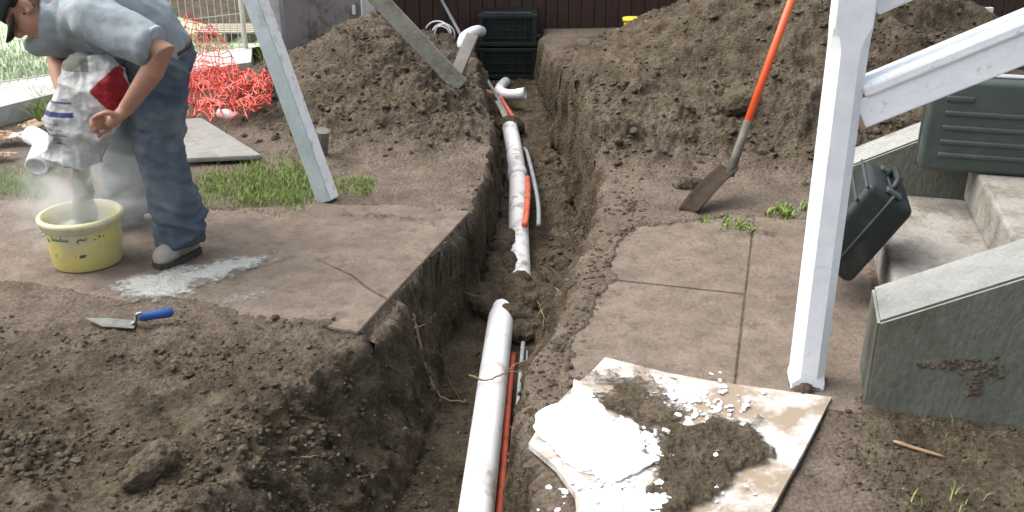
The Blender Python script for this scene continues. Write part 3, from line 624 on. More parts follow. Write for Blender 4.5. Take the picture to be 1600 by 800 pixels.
bm = bmesh.new(); g_ = on_ground(712, 118); a_ = D(712, 118, g_.y); b_ = D(739, 54, g_.y + .15); bar(bm, a_, b_, .09, .03, Vector((-.3, -.9, .3)))
tag(obj('plank', bm, M['weathered'], smooth=False), 'short grey plank leaning beside the white pipe elbow at the trench head', 'plank')
bm = bmesh.new(); q_ = on_ground(503, 240); tube(bm, [q_ + Vector((-.02, .02, -.1)), q_ + Vector((.025, -.05, .14))], .036, 14)
st = obj('stake', bm, [M['timber_old']], smooth=False)
tag(st, 'short round wooden stake stub sticking out of the left soil heap', 'stake')
q_ = [on_ground(210, 210), on_ground(318, 203), on_ground(412, 256), on_ground(288, 262)]
bm = bmesh.new(); n_ = (q_[1] - q_[0]).cross(q_[3] - q_[0]); up = Vector((0, 0, .045))
vs = [bm.verts.new(p_ + up + Vector((0, 0, .03 if i < 2 else 0))) for i, p_ in enumerate(q_)]; vb = [bm.verts.new(v_.co - Vector((0, 0, .025))) for v_ in vs]
bm.faces.new(vs); bm.faces.new(vb[::-1])
for i in range(4): bm.faces.new((vs[i], vb[i], vb[(i + 1) % 4], vs[(i + 1) % 4]))
bmesh.ops.recalc_face_normals(bm, faces=bm.faces); bmesh.ops.bevel(bm, geom=bm.edges[:], offset=.005, segments=2, affect='EDGES')
tag(obj('board_sheet', bm, M['weathered'], smooth=False), 'grey weathered board lying on the ground behind the man', 'board')

# ------------------------------------------------------------------ trench contents
crx, cry = -.035, 8.36; cw, cd, chh = .50, .48, .56; cz0 = -.265
t = thing('crate', Vector((crx, cry + cd / 2, cz0)), 'black plastic crate standing in the pit at the head of the trench', 'crate')
def crate_tier(z0, z1, name):
    bm = bmesh.new(); h_ = z1 - z0
    for sx in (-1, 1):
        for sy in (-1, 1): box(bm, (.04, .04, h_), Matrix.Translation((crx + sx * (cw / 2 - .02), cry + cd / 2 + sy * (cd / 2 - .02), (z0 + z1) / 2)), .005)
    for z_ in (z0 + .02, z1 - .02):
        for sy in (-1, 1): box(bm, (cw + .012, .035, .035), Matrix.Translation((crx, cry + cd / 2 + sy * (cd / 2 - .014), z_)), .005)
        for sx in (-1, 1): box(bm, (.035, cd - .02, .035), Matrix.Translation((crx + sx * (cw / 2 - .012), cry + cd / 2, z_)), .005)
    for k in range(1, 5):
        box(bm, (.014, .02, h_ - .03), Matrix.Translation((crx - cw / 2 + cw * k / 5, cry + .016, (z0 + z1) / 2)), .003)
        for sx in (-1, 1): box(bm, (.02, .014, h_ - .03), Matrix.Translation((crx + sx * (cw / 2 - .014), cry + cd * k / 5, (z0 + z1) / 2)), .003)
    for k in (1, 2, 3): box(bm, (cw - .03, .014, .010), Matrix.Translation((crx, cry + .022, z0 + h_ * k / 4)), .003)
    box(bm, (cw - .05, cd - .06, h_ - .01), Matrix.Translation((crx, cry + cd / 2 + .004, (z0 + z1) / 2)), .004)
    return obj(name, bm, M['black_plastic'], t, False)
crate_tier(cz0, cz0 + .275, 'lower_tier'); crate_tier(cz0 + .285, cz0 + chh, 'upper_tier')
bm = bmesh.new(); box(bm, (cw - .08, .03, .012), Matrix.Translation((crx, cry + .03, cz0 + chh + .008)), .004); obj('lid_lip', bm, M['case_green'], t, False)

def elbow(name, pts, r_, collar_ends, label, mk='pvc_clean'):
    t = thing(name, pts[0], label, 'pipe fitting'); P_ = spline(pts, 8); bm = bmesh.new(); pipe(bm, P_, r_, r_ * .9); obj('bend', bm, M[mk], t)
    for e in collar_ends:
        i, j = (0, 2) if e == 0 else (-1, -3); d_ = (P_[i] - P_[j]).normalized(); bm = bmesh.new()
        pipe(bm, [P_[i] - d_ * .055, P_[i] + d_ * .008], r_ * 1.10, r_ * .98); obj('collar', bm, M[mk], t)
    return t
elbow('pipe_elbow', [D(727, 90, 7.75), D(722, 72, 7.75), D(727, 57, 7.8), D(744, 48, 7.95), D(752, 49, 8.2)], .043, (0,), 'white pipe elbow bending into the side of the black crate')
elbow('pipe_elbow', [D(790, 128, 8.15), D(783, 135, 7.9), D(781, 142, 7.62), D(789, 147, 7.45), D(803, 148, 7.4), D(819, 146, 7.38)], .042, (1,), 'white pipe elbow lying in the trench just below the crate')
def soil_end(P_, n): return P_
t_ = bmesh.new(); a_ = Vector((-.165, 1.5, -.40)); b_ = Vector((-.112, 2.7, -.41)); c_ = Vector((-.045, 4.10, -.415)); d_ = Vector((-.03, 4.28, -.53))
t = thing('drain_pipe', a_, 'white drain pipe length in the near part of the trench, running under the camera', 'pipe')
P_ = spline([a_, b_, c_, d_], 14); pipe(t_, P_, .060, .054, 32); obj('barrel', t_, M['pvc'], t)
bm = bmesh.new(); q0 = a_.lerp(b_, .42); dq = (b_ - a_).normalized(); pipe(bm, [q0, q0 + dq * .12], .0665, .0595, 32); obj('socket', bm, M['pvc'], t)
t_ = bmesh.new(); pf = [Vector((.045, 4.12, -.44)), Vector((.04, 4.5, -.395)), Vector((.036, 5.2, -.345)), Vector((.036, 5.75, -.315)), Vector((.010, 6.35, -.275)), Vector((-.015, 6.72, -.255))]
t = thing('drain_pipe', pf[0], 'white drain pipe length in the far part of the trench, half covered by soil', 'pipe')
P_ = spline(pf, 10); pipe(t_, P_, .056, .050, 32); obj('barrel', t_, M['pvc_far'], t)
bm = bmesh.new(); i_ = 30; pipe(bm, [P_[i_], P_[i_ + 2]], .0625, .0555, 32); obj('socket', bm, M['pvc_far'], t)
# soil lumps lying over the pipes
def lump(bm, c_, r_, sq=(1, 1, .7)):
    bmesh.ops.create_icosphere(bm, subdivisions=4, radius=r_, matrix=Matrix.Translation(c_) @ Matrix.Diagonal((*sq, 1)))
bm = bmesh.new()
for px_, y_, z_, r_, sq in ((.03, 4.12, -.40, .085, (1.5, 1.0, .75)), (.0, 4.02, -.42, .075, (1.2, 1.0, .8)), (-.09, 4.12, -.42, .09, (1.2, 1.2, .7)), (.10, 4.12, -.44, .09, (1.2, 1.3, .6)),
                            (.015, 4.28, -.385, .062, (1, 1.8, .9)), (-.010, 4.52, -.360, .048, (.75, 2.2, .9)), (-.018, 4.78, -.34, .040, (.7, 2.0, .9)), (.05, 4.20, -.40, .06, (1, 1.2, .8)), (.045, 4.34, -.385, .055, (.9, 1.4, .9)), (-.075, 4.5, -.40, .09, (.9, 2.4, .7)), (-.06, 4.8, -.37, .08, (.9, 2.4, .7)),
                            (.10, 4.4, -.44, .08, (.9, 2.4, .55)), (-.02, 6.80, -.265, .08, (1.2, 1.2, .75)), (.06, 4.0, -.45, .08, (1.2, 1.0, .7)), (.055, 3.92, -.44, .07, (1, 1.2, .6))): lump(bm, Vector((px_, y_, z_)), r_, sq)
o = rough(obj('fallen_soil', bm, M['soil']), .030, 14, 5, True); tag(o, 'dark soil fallen over the pipes in the trench', 'soil', kind='stuff')
# orange conduits and grey cables
def strand(name, pts, r_, mk, label, cat):
    bm = bmesh.new(); tube(bm, spline(pts, 10), r_, 10); return tag(obj(name, bm, M[mk]), label, cat)
strand('conduit', [Vector((-.085, 1.6, -.45)), Vector((-.060, 2.3, -.45)), Vector((-.035, 2.8, -.455)), Vector((-.012, 3.4, -.455)), Vector((.006, 3.75, -.465))], .014, 'orange_conduit', 'orange conduit beside the near white pipe', 'conduit')
strand('conduit', [D(820, 352, 4.86), D(823, 330, 5.05), D(825, 300, 5.4), D(824, 278, 5.72)], .017, 'orange_conduit', 'short orange conduit beside the far white pipe', 'conduit')
strand('cable', [Vector((-.045, 1.6, -.45)), Vector((-.006, 2.6, -.445)), Vector((.016, 3.1, -.43)), Vector((.050, 3.80, -.435))], .010, 'grey_cable', 'grey cable beside the near white pipe and orange conduit', 'cable')
strand('cable', [Vector((-.015, 1.6, -.462)), Vector((.028, 2.6, -.46)), Vector((.052, 3.1, -.445)), Vector((.066, 3.75, -.45))], .006, 'grey_cable', 'thin grey cable, outermost of the two in the near trench', 'cable')
strand('cable', [D(842, 352, 4.95), D(841, 318, 5.3), D(833, 275, 5.75), D(824, 240, 6.25), D(819, 232, 6.38)], .013, 'grey_cable', 'grey curved cable beside the far white pipe', 'cable')
strand('pole', [D(797, 190, 7.0), D(770, 140, 7.5), D(735, 82, 8.0), D(690, 0, 8.62), D(672, -32, 8.8)], .014, 'grey_cable', 'thin grey pole slanting from the trench up to the brown fence', 'pole')
bm = bmesh.new(); bar(bm, D(804, 187, 7.0), D(781, 150, 7.42), .028, .014); tag(obj('lath', bm, M['orange_conduit'], smooth=False), 'orange lath lying beside the foot of the grey pole', 'lath')
bm = bmesh.new(); bar(bm, D(796, 198, 6.85), D(776, 158, 7.3), .03, .014); tag(obj('lath', bm, M['timber_cut'], smooth=False), 'pale wooden lath lying beside the foot of the grey pole', 'lath')
bm = bmesh.new(); q_ = D(760, 147, 7.15)
box(bm, (.10, .07, .06), Matrix.Translation(q_) @ Euler((.2, .3, .5)).to_matrix().to_4x4(), .01); tag(rough(obj('brick', bm, M['brick']), .004, 30), 'broken reddish brick piece on the edge of the trench head', 'brick')
# white hose coil
cc = D(693, 52, 8.25); bm = bmesh.new(); pts = []
for k in range(110):
    a_ = k / 110 * 2 * math.pi * 3.6; rr = .10 + .02 * math.sin(a_ * .37 + 1)
    pts.append(cc + Vector((-.02 + rr * math.cos(a_) * (1 - .25 * (k / 110)) - .03 + .06 * k / 110, .04 * math.sin(a_ * .5) - .06 + .05 * k / 110, rr * .9 * math.sin(a_) - .02 * k / 110)))
tube(bm, pts, .007, 8); tag(obj('hose_coil', bm, M['hose']), 'coil of thin white hose hanging on the grey pole', 'hose')
strand('hose', [D(498, 70, 7.6), D(503, 56, 7.75), D(512, 58, 7.8), D(520, 68, 7.7), D(540, 72, 7.6), D(562, 60, 7.5)], .012, 'black_hose', 'short black hose lying against the grey brown panel', 'hose')
# yellow tub behind the right heap
q_ = D(986, 62, 8.25); t = thing('bucket', Vector((q_.x, q_.y, 0)), 'small bright yellow tub behind the foot of the right soil heap', 'bucket')
bm = bmesh.new(); lathe(bm, [(.05, -.02), (.072, .215), (.066, .215), (.046, .0)], 28, Matrix.Translation((q_.x, q_.y, .06))); obj('body', bm, M['yellow_far'], t)
bm = bmesh.new(); lathe(bm, [(.071, .195), (.08, .197), (.08, .225), (.069, .225)], 28, Matrix.Translation((q_.x, q_.y, .06))); obj('rim', bm, M['yellow_far'], t)

# ------------------------------------------------------------------ shovel leaning on the right heap
tip = on_ground(1080, 332); sock = D(1143, 265, 4.52); top_ = D(1240, -8, 5.0); dirn = (top_ - sock).normalized()
t = thing('shovel', tip, 'long handled shovel with orange shaft leaning on the right soil heap', 'shovel')
bm = bmesh.new(); tube(bm, [D(1168, 190, 4.65), top_ + dirn * .45], .019, 14); obj('handle', bm, M['orange_handle'], t)
bm = bmesh.new(); tube(bm, [sock - dirn * .03, D(1168, 190, 4.65)], [.024, .020], 14); obj('socket', bm, M['shaft_grey'], t)
ax = (sock - tip).normalized(); sd_ = Vector((.86, -.25, .35)); sd_ = (sd_ - ax * sd_.dot(ax)).normalized(); nn = ax.cross(sd_)
bm = bmesh.new(); Ls = (sock - tip).length; grid = []
for i in range(13):
    tt = i / 12; wd = .066 * (1 - .15 * max(0, (.35 - tt) / .35) ** 2) * (1.0 if tt < .93 else 1 - (tt - .93) * 3); row = []
    for j in range(11):
        s_ = (j / 10 - .5) * 2; row.append(bm.verts.new(tip + ax * (Ls * tt - .02 * s_ * s_ * (1 - tt)) + sd_ * s_ * wd - nn * (.022 * s_ * s_ + .012 * math.sin(tt * 3.1))))
    grid.append(row)
for i in range(12):
    for j in range(10): bm.faces.new((grid[i][j], grid[i][j + 1], grid[i + 1][j + 1], grid[i + 1][j]))
o = obj('blade', bm, M['blade'], t); md = o.modifiers.new('s', 'SOLIDIFY'); md.thickness = .005; md.offset = 0

# ------------------------------------------------------------------ trowel, cement powder
tz = .030
t = thing('trowel', G(205, 505, tz), 'pointing trowel with steel blade and blue handle lying on the ground', 'trowel')
pts = [G(133, 497, tz + .004), G(160, 510, tz + .003), G(209, 513, tz + .003), G(214, 500, tz + .006), G(170, 496, tz + .006)]
bm = bmesh.new(); prism(bm, [p_.xy for p_ in pts], tz, tz + .004); obj('blade', bm, M['steel'], t, False)
bm = bmesh.new(); tube(bm, spline([G(205, 507, tz + .006), G(212, 502, tz + .015), G(213, 492, tz + .05), G(222, 489, tz + .055)], 6), .006, 10); obj('tang', bm, M['steel'], t)
bm = bmesh.new(); h0 = G(217, 496, tz + .032); h1 = G(271, 487, tz + .026); pp = [h0.lerp(h1, k / 10) for k in range(11)]
tube(bm, pp, [.013, .0145, .0145, .015, .016, .017, .0175, .018, .0185, .017, .010], 16); obj('handle', bm, M['blue_grip'], t)
def drift(name, poly, zt, mk, label, cat, seed, n=90, amp=.010, ragged=.06, kind=None, zfun=None, covw=.05, base=0.0):
    P_ = [G(*q_) for q_ in poly]; xs_ = [p_.x for p_ in P_]; ys_ = [p_.y for p_ in P_]
    gx_, gy_ = np.meshgrid(np.linspace(min(xs_) - .05, max(xs_) + .05, n), np.linspace(min(ys_) - .05, max(ys_) + .05, n))
    fx, fy = gx_.ravel(), gy_.ravel(); Q = np.stack([fx, fy, 0 * fx], 1)
    s_ = poly_sd(fx, fy, [p_.xy for p_ in P_]) + ragged * fbm(Q, 11, 6, .72, seed) 
    hgt = zt * sst(0, .06, s_) + amp * sst(0, .04, s_) * fbm(Q, 28, 4, .6, seed + 3, True)
    zb = np.full_like(fx, base) if zfun is None else np.array([zfun(a_, b_) for a_, b_ in zip(fx, fy)])
    V_ = np.stack([fx, fy, zb + np.where(s_ > 0, .003, -.02) + hgt], 1)
    keep = s_ > -.012; I_ = np.arange(n * n).reshape(n, n); F_ = np.stack([I_[:-1, :-1], I_[:-1, 1:], I_[1:, 1:], I_[1:, :-1]], -1).reshape(-1, 4)
    F_ = F_[keep[F_].all(1)]; us = np.unique(F_); cov = np.clip(sst(-.012, covw, s_), 0, 1); re = -np.ones(n * n, int); re[us] = np.arange(len(us))
    o = from_np(name, V_[us], re[F_], M[mk]); at_ = o.data.attributes.new('cover', 'FLOAT', 'POINT'); at_.data.foreach_set('value', cov[us].astype(np.float32)); return tag(o, label, cat, kind=kind)
drift('cement_powder', [(140, 464), (185, 428), (300, 412), (440, 388), (460, 410), (370, 446), (290, 478), (195, 488)], .006, 'cement_dusting', 'pale grey cement powder spilled on the path by the boot', 'cement', 5, 220, .003, .09, 'stuff', base=.009, covw=.17)
drift('cement_powder', [(280, 480), (380, 440), (500, 434), (500, 470), (390, 500), (320, 500)], .0, 'cement_dusting', 'faint patch of cement dust on the path right of the trowel', 'cement', 9, 200, .002, .12, 'stuff', base=.009, covw=.36)

for k_, (poly_, cw_) in enumerate((([(-20, 440), (120, 455), (300, 470), (430, 492), (560, 505), (560, 530), (400, 520), (200, 500), (-20, 480)], .30), ([(400, 330), (560, 318), (735, 330), (700, 372), (560, 360), (430, 352)], .40),
                                  ([(860, 560), (930, 480), (985, 360), (1040, 350), (1000, 470), (960, 560), (1060, 575), (1180, 570), (1160, 598), (950, 600)], .34), ([(1050, 352), (1290, 335), (1270, 400), (1120, 395)], .45), ([(1175, 500), (1255, 480), (1240, 600), (1170, 600)], .40), ([(620, 380), (700, 350), (720, 350), (640, 440), (560, 500), (530, 470)], .40))):
    drift('soil_film', poly_, .001, 'soil_smear', 'thin film of brown soil trodden over the concrete path', 'soil', 61 + k_, 200, .002, .10, 'stuff', base=.0085, covw=cw_)
# ------------------------------------------------------------------ white board with soil and plaster
t = thing('board', G(1100, 680), 'dirty white painted board lying on the ground in front of the post', 'board')
bpoly = [(945, 566), (1040, 590), (1120, 605), (1298, 629), (1255, 713), (1200, 815), (1050, 850), (905, 850), (898, 780), (868, 738), (826, 702), (850, 660), (896, 612), (925, 588)]
bm = bmesh.new(); prism(bm, [G(*q_).xy for q_ in bpoly], .002, .020); bmesh.ops.triangulate(bm, faces=bm.faces[:])
obj('sheet', bm, M['board'], t, False)
drift('soil', [(900, 612), (945, 580), (1040, 602), (1085, 640), (1120, 672), (1050, 690), (1040, 750), (1000, 760), (950, 690)], .010, 'soil_smear', 'soil strewn over the upper left of the white board', 'soil', 21, 240, .008, .16, 'stuff', base=.020, covw=.10)
drift('soil', [(1020, 680), (1100, 662), (1190, 668), (1212, 700), (1205, 728), (1150, 770), (1080, 830), (1020, 850), (1000, 780)], .012, 'soil_smear', 'soil heap in the middle of the white board', 'soil', 22, 220, .014, .07, 'stuff', base=.020, covw=.06)
# torn plaster sheet, lying slightly tilted on the board
def slab_piece(name, poly, base, thick, tilt, mk, label, seed, jag=.009):
    P_ = []
    for i, q_ in enumerate(poly):
        a_ = G(*q_).xy; b_ = G(*poly[(i + 1) % len(poly)]).xy; L_ = (b_ - a_).length; nn_ = max(2, int(L_ / .012))
        nrm = Vector((-(b_ - a_).y, (b_ - a_).x)).normalized()
        for k in range(nn_): P_.append(a_.lerp(b_, k / nn_) + nrm * jag * random.uniform(-1, 1) * (k > 0))
    bm = bmesh.new(); prism(bm, P_, 0, thick); bmesh.ops.triangulate(bm, faces=bm.faces[:])
    c_ = sum(P_, Vector((0, 0))) / len(P_)
    for v_ in bm.verts: v_.co.z += base + tilt[0] * (v_.co.x - c_.x) + tilt[1] * (v_.co.y - c_.y)
    return tag(obj(name, bm, M[mk], smooth=False), label, 'plaster')
slab_piece('plaster_piece', [(896, 609), (919, 621), (936, 646), (954, 666), (975, 669), (996, 674), (1010, 688), (1024, 702), (1029, 719), (1036, 728), (996, 751), (950, 768), (943, 758), (931, 761), (926, 744), (908, 749), (880, 730), (856, 705), (833, 679), (838, 660), (856, 649), (882, 641), (894, 628)], .027, .006, (.012, .02), 'plaster', 'large torn white plaster sheet on the left of the board', 3, .005)
crumbs = bmesh.new()
def crumb(px_, py_, r_, z_=.022, mk=None):
    p_ = G(px_, py_, z_); m_ = Matrix.Translation((p_.x, p_.y, z_ + r_ * .35)) @ Euler((random.uniform(-.4, .4), random.uniform(-.4, .4), random.uniform(0, 6))).to_matrix().to_4x4() @ Matrix.Diagonal((random.uniform(.8, 1.6), random.uniform(.6, 1.1), random.uniform(.2, .45), 1))
    bmesh.ops.create_icosphere(crumbs, subdivisions=1, radius=r_, matrix=m_)
for _ in range(190):
    px_ = random.choice([random.gauss(985, 45), random.gauss(1060, 40), random.gauss(950, 40)]); py_ = random.gauss(772, 22) if px_ < 1010 else random.gauss(715, 45)
    crumb(px_, min(py_, 830), random.choice([.004, .006, .006, .009, .013]))
for _ in range(120): crumb(random.gauss(1085, 50), random.gauss(632, 14), random.choice([.004, .006, .008, .011]))
for px_, py_, r_ in ((1118, 711, .016), (1160, 720, .009), (1165, 760, .010), (1160, 665, .014), (1040, 675, .016), (1075, 665, .016), (930, 785, .02), (1000, 775, .022), (1030, 760, .018), (965, 795, .018), (1060, 650, .014)): crumb(px_, py_, r_, .03)
tag(rough(obj('plaster_crumbs', crumbs, M['plaster'], smooth=False), .006, 70), 'white plaster crumbs scattered over the board', 'plaster', kind='stuff')
slab_piece('plaster_piece', [(905, 790), (960, 780), (1010, 790), (1040, 770), (1045, 800), (1010, 830), (900, 840)], .024, .012, (.0, .0), 'plaster', 'white plaster scrap at the bottom edge of the board', 8, .010)

drift('soil', [(1225, 625), (1232, 596), (1262, 588), (1295, 594), (1300, 618), (1262, 632)], .022, 'soil_smear', 'soil and moss gathered round the foot of the white post', 'soil', 41, 90, .012, .04, 'stuff', base=.004)
# loose clods and stones
def clods(spots, name, label, mk, kind='stuff'):
    bms = bmesh.new(); bmesh.ops.create_icosphere(bms, subdivisions=2, radius=1); bms.verts.ensure_lookup_table()
    bv = np.array([v_.co[:] for v_ in bms.verts]); bf = np.array([[v_.index for v_ in f_.verts] for f_ in bms.faces]); bms.free()
    protos = []
    for k in range(48):                     # broken angular lumps: cut by random planes, then roughened
        w_ = bv * (1 + .35 * fbm(bv + k * 3.7, 1.2, 3, .7, k))[:, None]
        for _ in range(7):
            n_ = rng.normal(size=3); n_ /= np.linalg.norm(n_); e_ = w_ @ n_ - rng.uniform(.35, .8); w_ = w_ - np.clip(e_, 0, None)[:, None] * n_
        protos.append(w_)
    spots = np.array(spots); n = len(spots); VV = np.empty((n, len(bv), 3)); pk_ = rng.integers(0, 48, n)
    sc_ = np.stack([rng.uniform(.75, 1.4, n), rng.uniform(.7, 1.2, n), rng.uniform(.5, .9, n)], 1) * spots[:, 3:4]; an = rng.uniform(0, 6.28, n)
    for k in range(48):
        m_ = pk_ == k; w_ = protos[k][None] * sc_[m_][:, None, :]; c_, q_ = np.cos(an[m_])[:, None], np.sin(an[m_])[:, None]
        VV[m_] = np.stack([w_[..., 0] * c_ - w_[..., 1] * q_, w_[..., 0] * q_ + w_[..., 1] * c_, w_[..., 2]], -1) + (spots[m_][:, None, :3] + np.array([0, 0, 1]) * spots[m_][:, None, 3:4] * .05)
    FF = (bf[None] + (np.arange(n) * len(bv))[:, None, None]).reshape(-1, 3)
    return tag(from_np(name, VV.reshape(-1, 3), FF, M[mk], smooth=False), label, 'soil', kind=kind)
dxs = np.gradient(xs)[None, :] * np.gradient(ys)[:, None]
dist3 = np.sqrt(XX ** 2 + YY ** 2 + 2.2) ** 2.6
px_all = 800 + FPX * XX / (YY * math.cos(PITCH) + (CAMH - Vg[..., 2]) * math.sin(PITCH)); inview = (px_all > -80) & (px_all < 1680) & (YY > 1.8) & (YY < 8.6)
sp = []
def scatter(n, wmap, rmin, rmax, pw=2.5):
    w_ = (np.clip(wmap, 0, None).reshape(XX.shape) * dxs / dist3 * inview).ravel(); w_ = w_ / w_.sum()
    ids = rng.choice(len(w_), n, p=w_); q_ = Vg.reshape(-1, 3)[ids] + np.stack([rng.uniform(-.006, .006, n), rng.uniform(-.008, .008, n), np.zeros(n)], 1)
    r_ = rmin + (rmax - rmin) * rng.random(n) ** pw
    sp.extend(np.concatenate([q_, r_[:, None]], 1).tolist())
clump = sst(-.1, .5, fbm(P2, 3.1, 3, .55, 201)); clump2 = sst(-.1, .5, fbm(P2, 6, 3, .55, 202)); onboard = 1 - strip
lower = clump * (1 - sst(.05, .5, np.maximum(hl, hr)))
scatter(5200, heapm * (.25 + clump2) * (1 - trench), .004, .024, 4); scatter(200, heapm * (.1 + lower), .02, .048, 2.0)
scatter(5200, near_left * (.15 + clump + .5 * clump2), .0018, .012, 4); scatter(1300, near_left * clump2 * clump, .003, .018, 3)
scatter(2600, trench * (y < 5.2) * (.3 + clump2), .002, .015, 3.5); scatter(900, trench * (y > 4.6), .004, .018, 3)
rim = (sst(.16, .0, np.abs(x - Rr - .06)) * (x > Rr - .02) + .7 * sst(.12, 0, np.abs(x - L + .02)) * (y < 3.1) + .35 * sst(.10, 0, np.abs(x - L + .02)) * (y > 4.2)) * (y < 6.5)
scatter(2200, rim * (.2 + clump2) * onboard, .002, .016, 3)
scatter(3000, near_right * (.25 + clump + .5 * clump2) * onboard, .0018, .010, 3.5)
flat_ = (1 - heapm) * (1 - trench) * (1 - near_left) * (1 - near_right) * onboard
scatter(1500, flat_ * (.1 + clump * clump2), .0012, .0065, 3)
clods(sp, 'soil_clods', 'loose soil crumbs and clods scattered over the heaps and the trench sides', 'clod')
sp = []
scatter(420, trench * (y < 3.4) * sst(-.15, -.25, x), .0025, .011, 2.5); scatter(70, flat_ * clump, .002, .007); scatter(60, near_left, .002, .007); scatter(25, near_right, .002, .006)
clods(sp, 'pebbles', 'pale small stones scattered on the ground and the trench floor', 'stone')
# a few big stones
def boulder(name, px_, py_, r_, sq, label, mk='stone', cat='rock', lift=0.):
    q_ = on_ground(px_, py_); bm = bmesh.new(); bmesh.ops.create_icosphere(bm, subdivisions=5, radius=1, matrix=Matrix.Translation(q_ + Vector((0, 0, r_ * sq[2] * .25 + lift))) @ Euler((0, 0, sq[3])).to_matrix().to_4x4() @ Matrix.Diagonal((r_ * sq[0], r_ * sq[1], r_ * sq[2], 1)))
    return tag(rough(rough(obj(name, bm, M[mk]), r_ * .30, .9 / r_, 7, False, 4), r_ * .10, 5 / r_, 9), label, cat)
boulder('soil_lump', 238, 738, .075, (.7, 1.35, .8, -.45), 'pale hard soil lump in the loose earth at the bottom left', 'clod')
boulder('soil_lump', 1150, 168, .10, (.9, 1, .8, .3), 'big soil lump on the slope just left of the shovel handle', 'clod')
boulder('soil_lump', 1075, 292, .060, (1.4, 1, .7, 0), 'soil lump at the foot of the right heap next to the shovel blade', 'clod')

# ------------------------------------------------------------------ roots in the trench side
def root(pts, r_, mk, label):
    bm = bmesh.new(); P_ = spline(pts, 8); P_ = [p_ + Vector((random.gauss(0, .002), random.gauss(0, .002), random.gauss(0, .002))) for p_ in P_]
    tube(bm, P_, [r_ * (1 - .65 * i / len(P_)) for i in range(len(P_))], 8); tag(obj('root', bm, M[mk]), label, 'root')
def W(px_, py_, off=.03):
    q_ = on_ground(px_, py_); return q_ + (Vector((0, 0, CAMH)) - q_).normalized() * off
root([W(645, 497, .02), W(655, 540, .05), W(668, 590, .06), W(690, 622, .05), W(728, 632, .03)], .0075, 'root', 'thick pale root curving down the left trench side')
root([W(628, 516, .02), W(660, 514, .06), W(684, 517, .03)], .004, 'root', 'short pale root crossing the thick root near its top')
root([W(660, 510, .0), W(690, 545, .05), W(700, 590, .05), W(722, 630, .02)], .0035, 'root_dark', 'thin dark root hanging beside the thick root')
root([W(690, 463, .0), W(725, 465, .04), W(762, 468, .03)], .0035, 'root', 'thin level root left of the end of the near pipe')
root([Vector((-.17, 3.35, -.34)), Vector((-.10, 3.30, -.335)), Vector((-.02, 3.36, -.335)), Vector((.06, 3.40, -.36)), Vector((.09, 3.33, -.37))], .0045, 'root', 'forked root lying across the near white pipe')
root([Vector((-.03, 3.36, -.33)), Vector((.04, 3.44, -.33)), Vector((.10, 3.46, -.34))], .003, 'root', 'thin root tip lying right of the near white pipe')
root([W(455, 718, .02), W(490, 714, .03), W(545, 718, .02)], .0035, 'root', 'pale thin root in the loose earth near the bottom left')
root([W(600, 580, .0), W(620, 583, .03), W(650, 580, .03)], .003, 'root', 'small root under the broken corner of the left path')
root([W(835, 398, .0), W(860, 420, .03), W(880, 440, .02)], .004, 'root_dark', 'dark root on the right trench side')
root([W(868, 455, .01), W(880, 461, .02), W(886, 462, .02)], .004, 'root', 'pale root stub on the right trench side')
root([W(735, 395, .0), W(745, 425, .04), W(752, 470, .03)], .003, 'root_dark', 'hanging thread root under the far end of the left path')
for pts_, lab_ in (([(612, 520), (622, 560), (640, 600)], 'fine root hanging in the soil under the corner of the left path'), ([(668, 470), (676, 510), (672, 552)], 'fine root hanging behind the thick pale root'),
                   ([(700, 430), (712, 470), (708, 520)], 'fine root hanging on the left trench side beside the level root'), ([(520, 745), (560, 752), (590, 742)], 'fine root in the loose earth left of the trench floor'), ([(838, 470), (850, 500), (842, 530)], 'fine root on the right trench rim near the root stub')):
    root([W(*pts_[0], 0), W(*pts_[1], .04), W(*pts_[2], .03)], .0026, 'root', lab_)
tag(obj('stick', (lambda b_: (tube(b_, spline([W(1395, 690, .01), W(1430, 703, .02), W(1475, 718, .012)], 5), [.003, .0055, .0062, .0055, .006, .005, .0055, .006, .005, .0045, .002], 7), b_)[1])(bmesh.new()), M['root']), 'brown stick lying on the soil below the near cheek wall', 'stick')

# ------------------------------------------------------------------ orange netting pulled down from the fence
def netsheet(fun, nu, nv, thick, parent_name, label):
    V_ = []; F_ = []
    for j in range(nv):
        for i in range(nu): V_.append(list(fun(i / (nu - 1), j / (nv - 1))))
    for j in range(nv - 1):
        for i in range(nu - 1): F_.append((j * nu + i, j * nu + i + 1, (j + 1) * nu + i + 1, (j + 1) * nu + i))
    o = from_np(parent_name, V_, F_, M['netting'], smooth=False); md = o.modifiers.new('w', 'WIREFRAME'); md.thickness = thick; md.use_replace = True
    return tag(o, label, 'netting')
def heapnet(u, v):
    px_ = 262 + 162 * u + 12 * mn.noise(Vector((u * 9, v * 9, 1))); py_ = 112 + 92 * v - 25 * u * (1 - v) + 45 * u * (1 - v) + 9 * mn.noise(Vector((u * 11, v * 11, 5)))
    if u > .6: py_ = py_ * (1 - (u - .6)) + (u - .6) * 150
    q_ = on_ground(px_, py_); q_.z = max(q_.z, 0) + .06 + .14 * abs(mn.noise(Vector((u * 7, v * 7, 9)))) + .10 * (1 - abs(2 * v - 1)) * (1 - u)
    return q_ + Vector((.05 * mn.noise(Vector((u * 20, v * 20, 3))), .08 * mn.noise(Vector((u * 20, v * 20, 13))), 0))
o = netsheet(heapnet, 36, 26, .0075, 'safety_netting', 'crumpled red orange plastic safety netting heaped on the ground behind the man')
def netdrape(u, v):
    a_ = D(290, 22, 6.6).lerp(D(340, 45, 6.7), u); b_ = D(278, 150, 6.2).lerp(D(392, 150, 6.3), u); q_ = a_.lerp(b_, v)
    return q_ + Vector((.03 * mn.noise(Vector((u * 8, v * 8, 2))), .10 * mn.noise(Vector((u * 6, v * 6, 7))), .03 * mn.noise(Vector((u * 8, v * 8, 4)))))
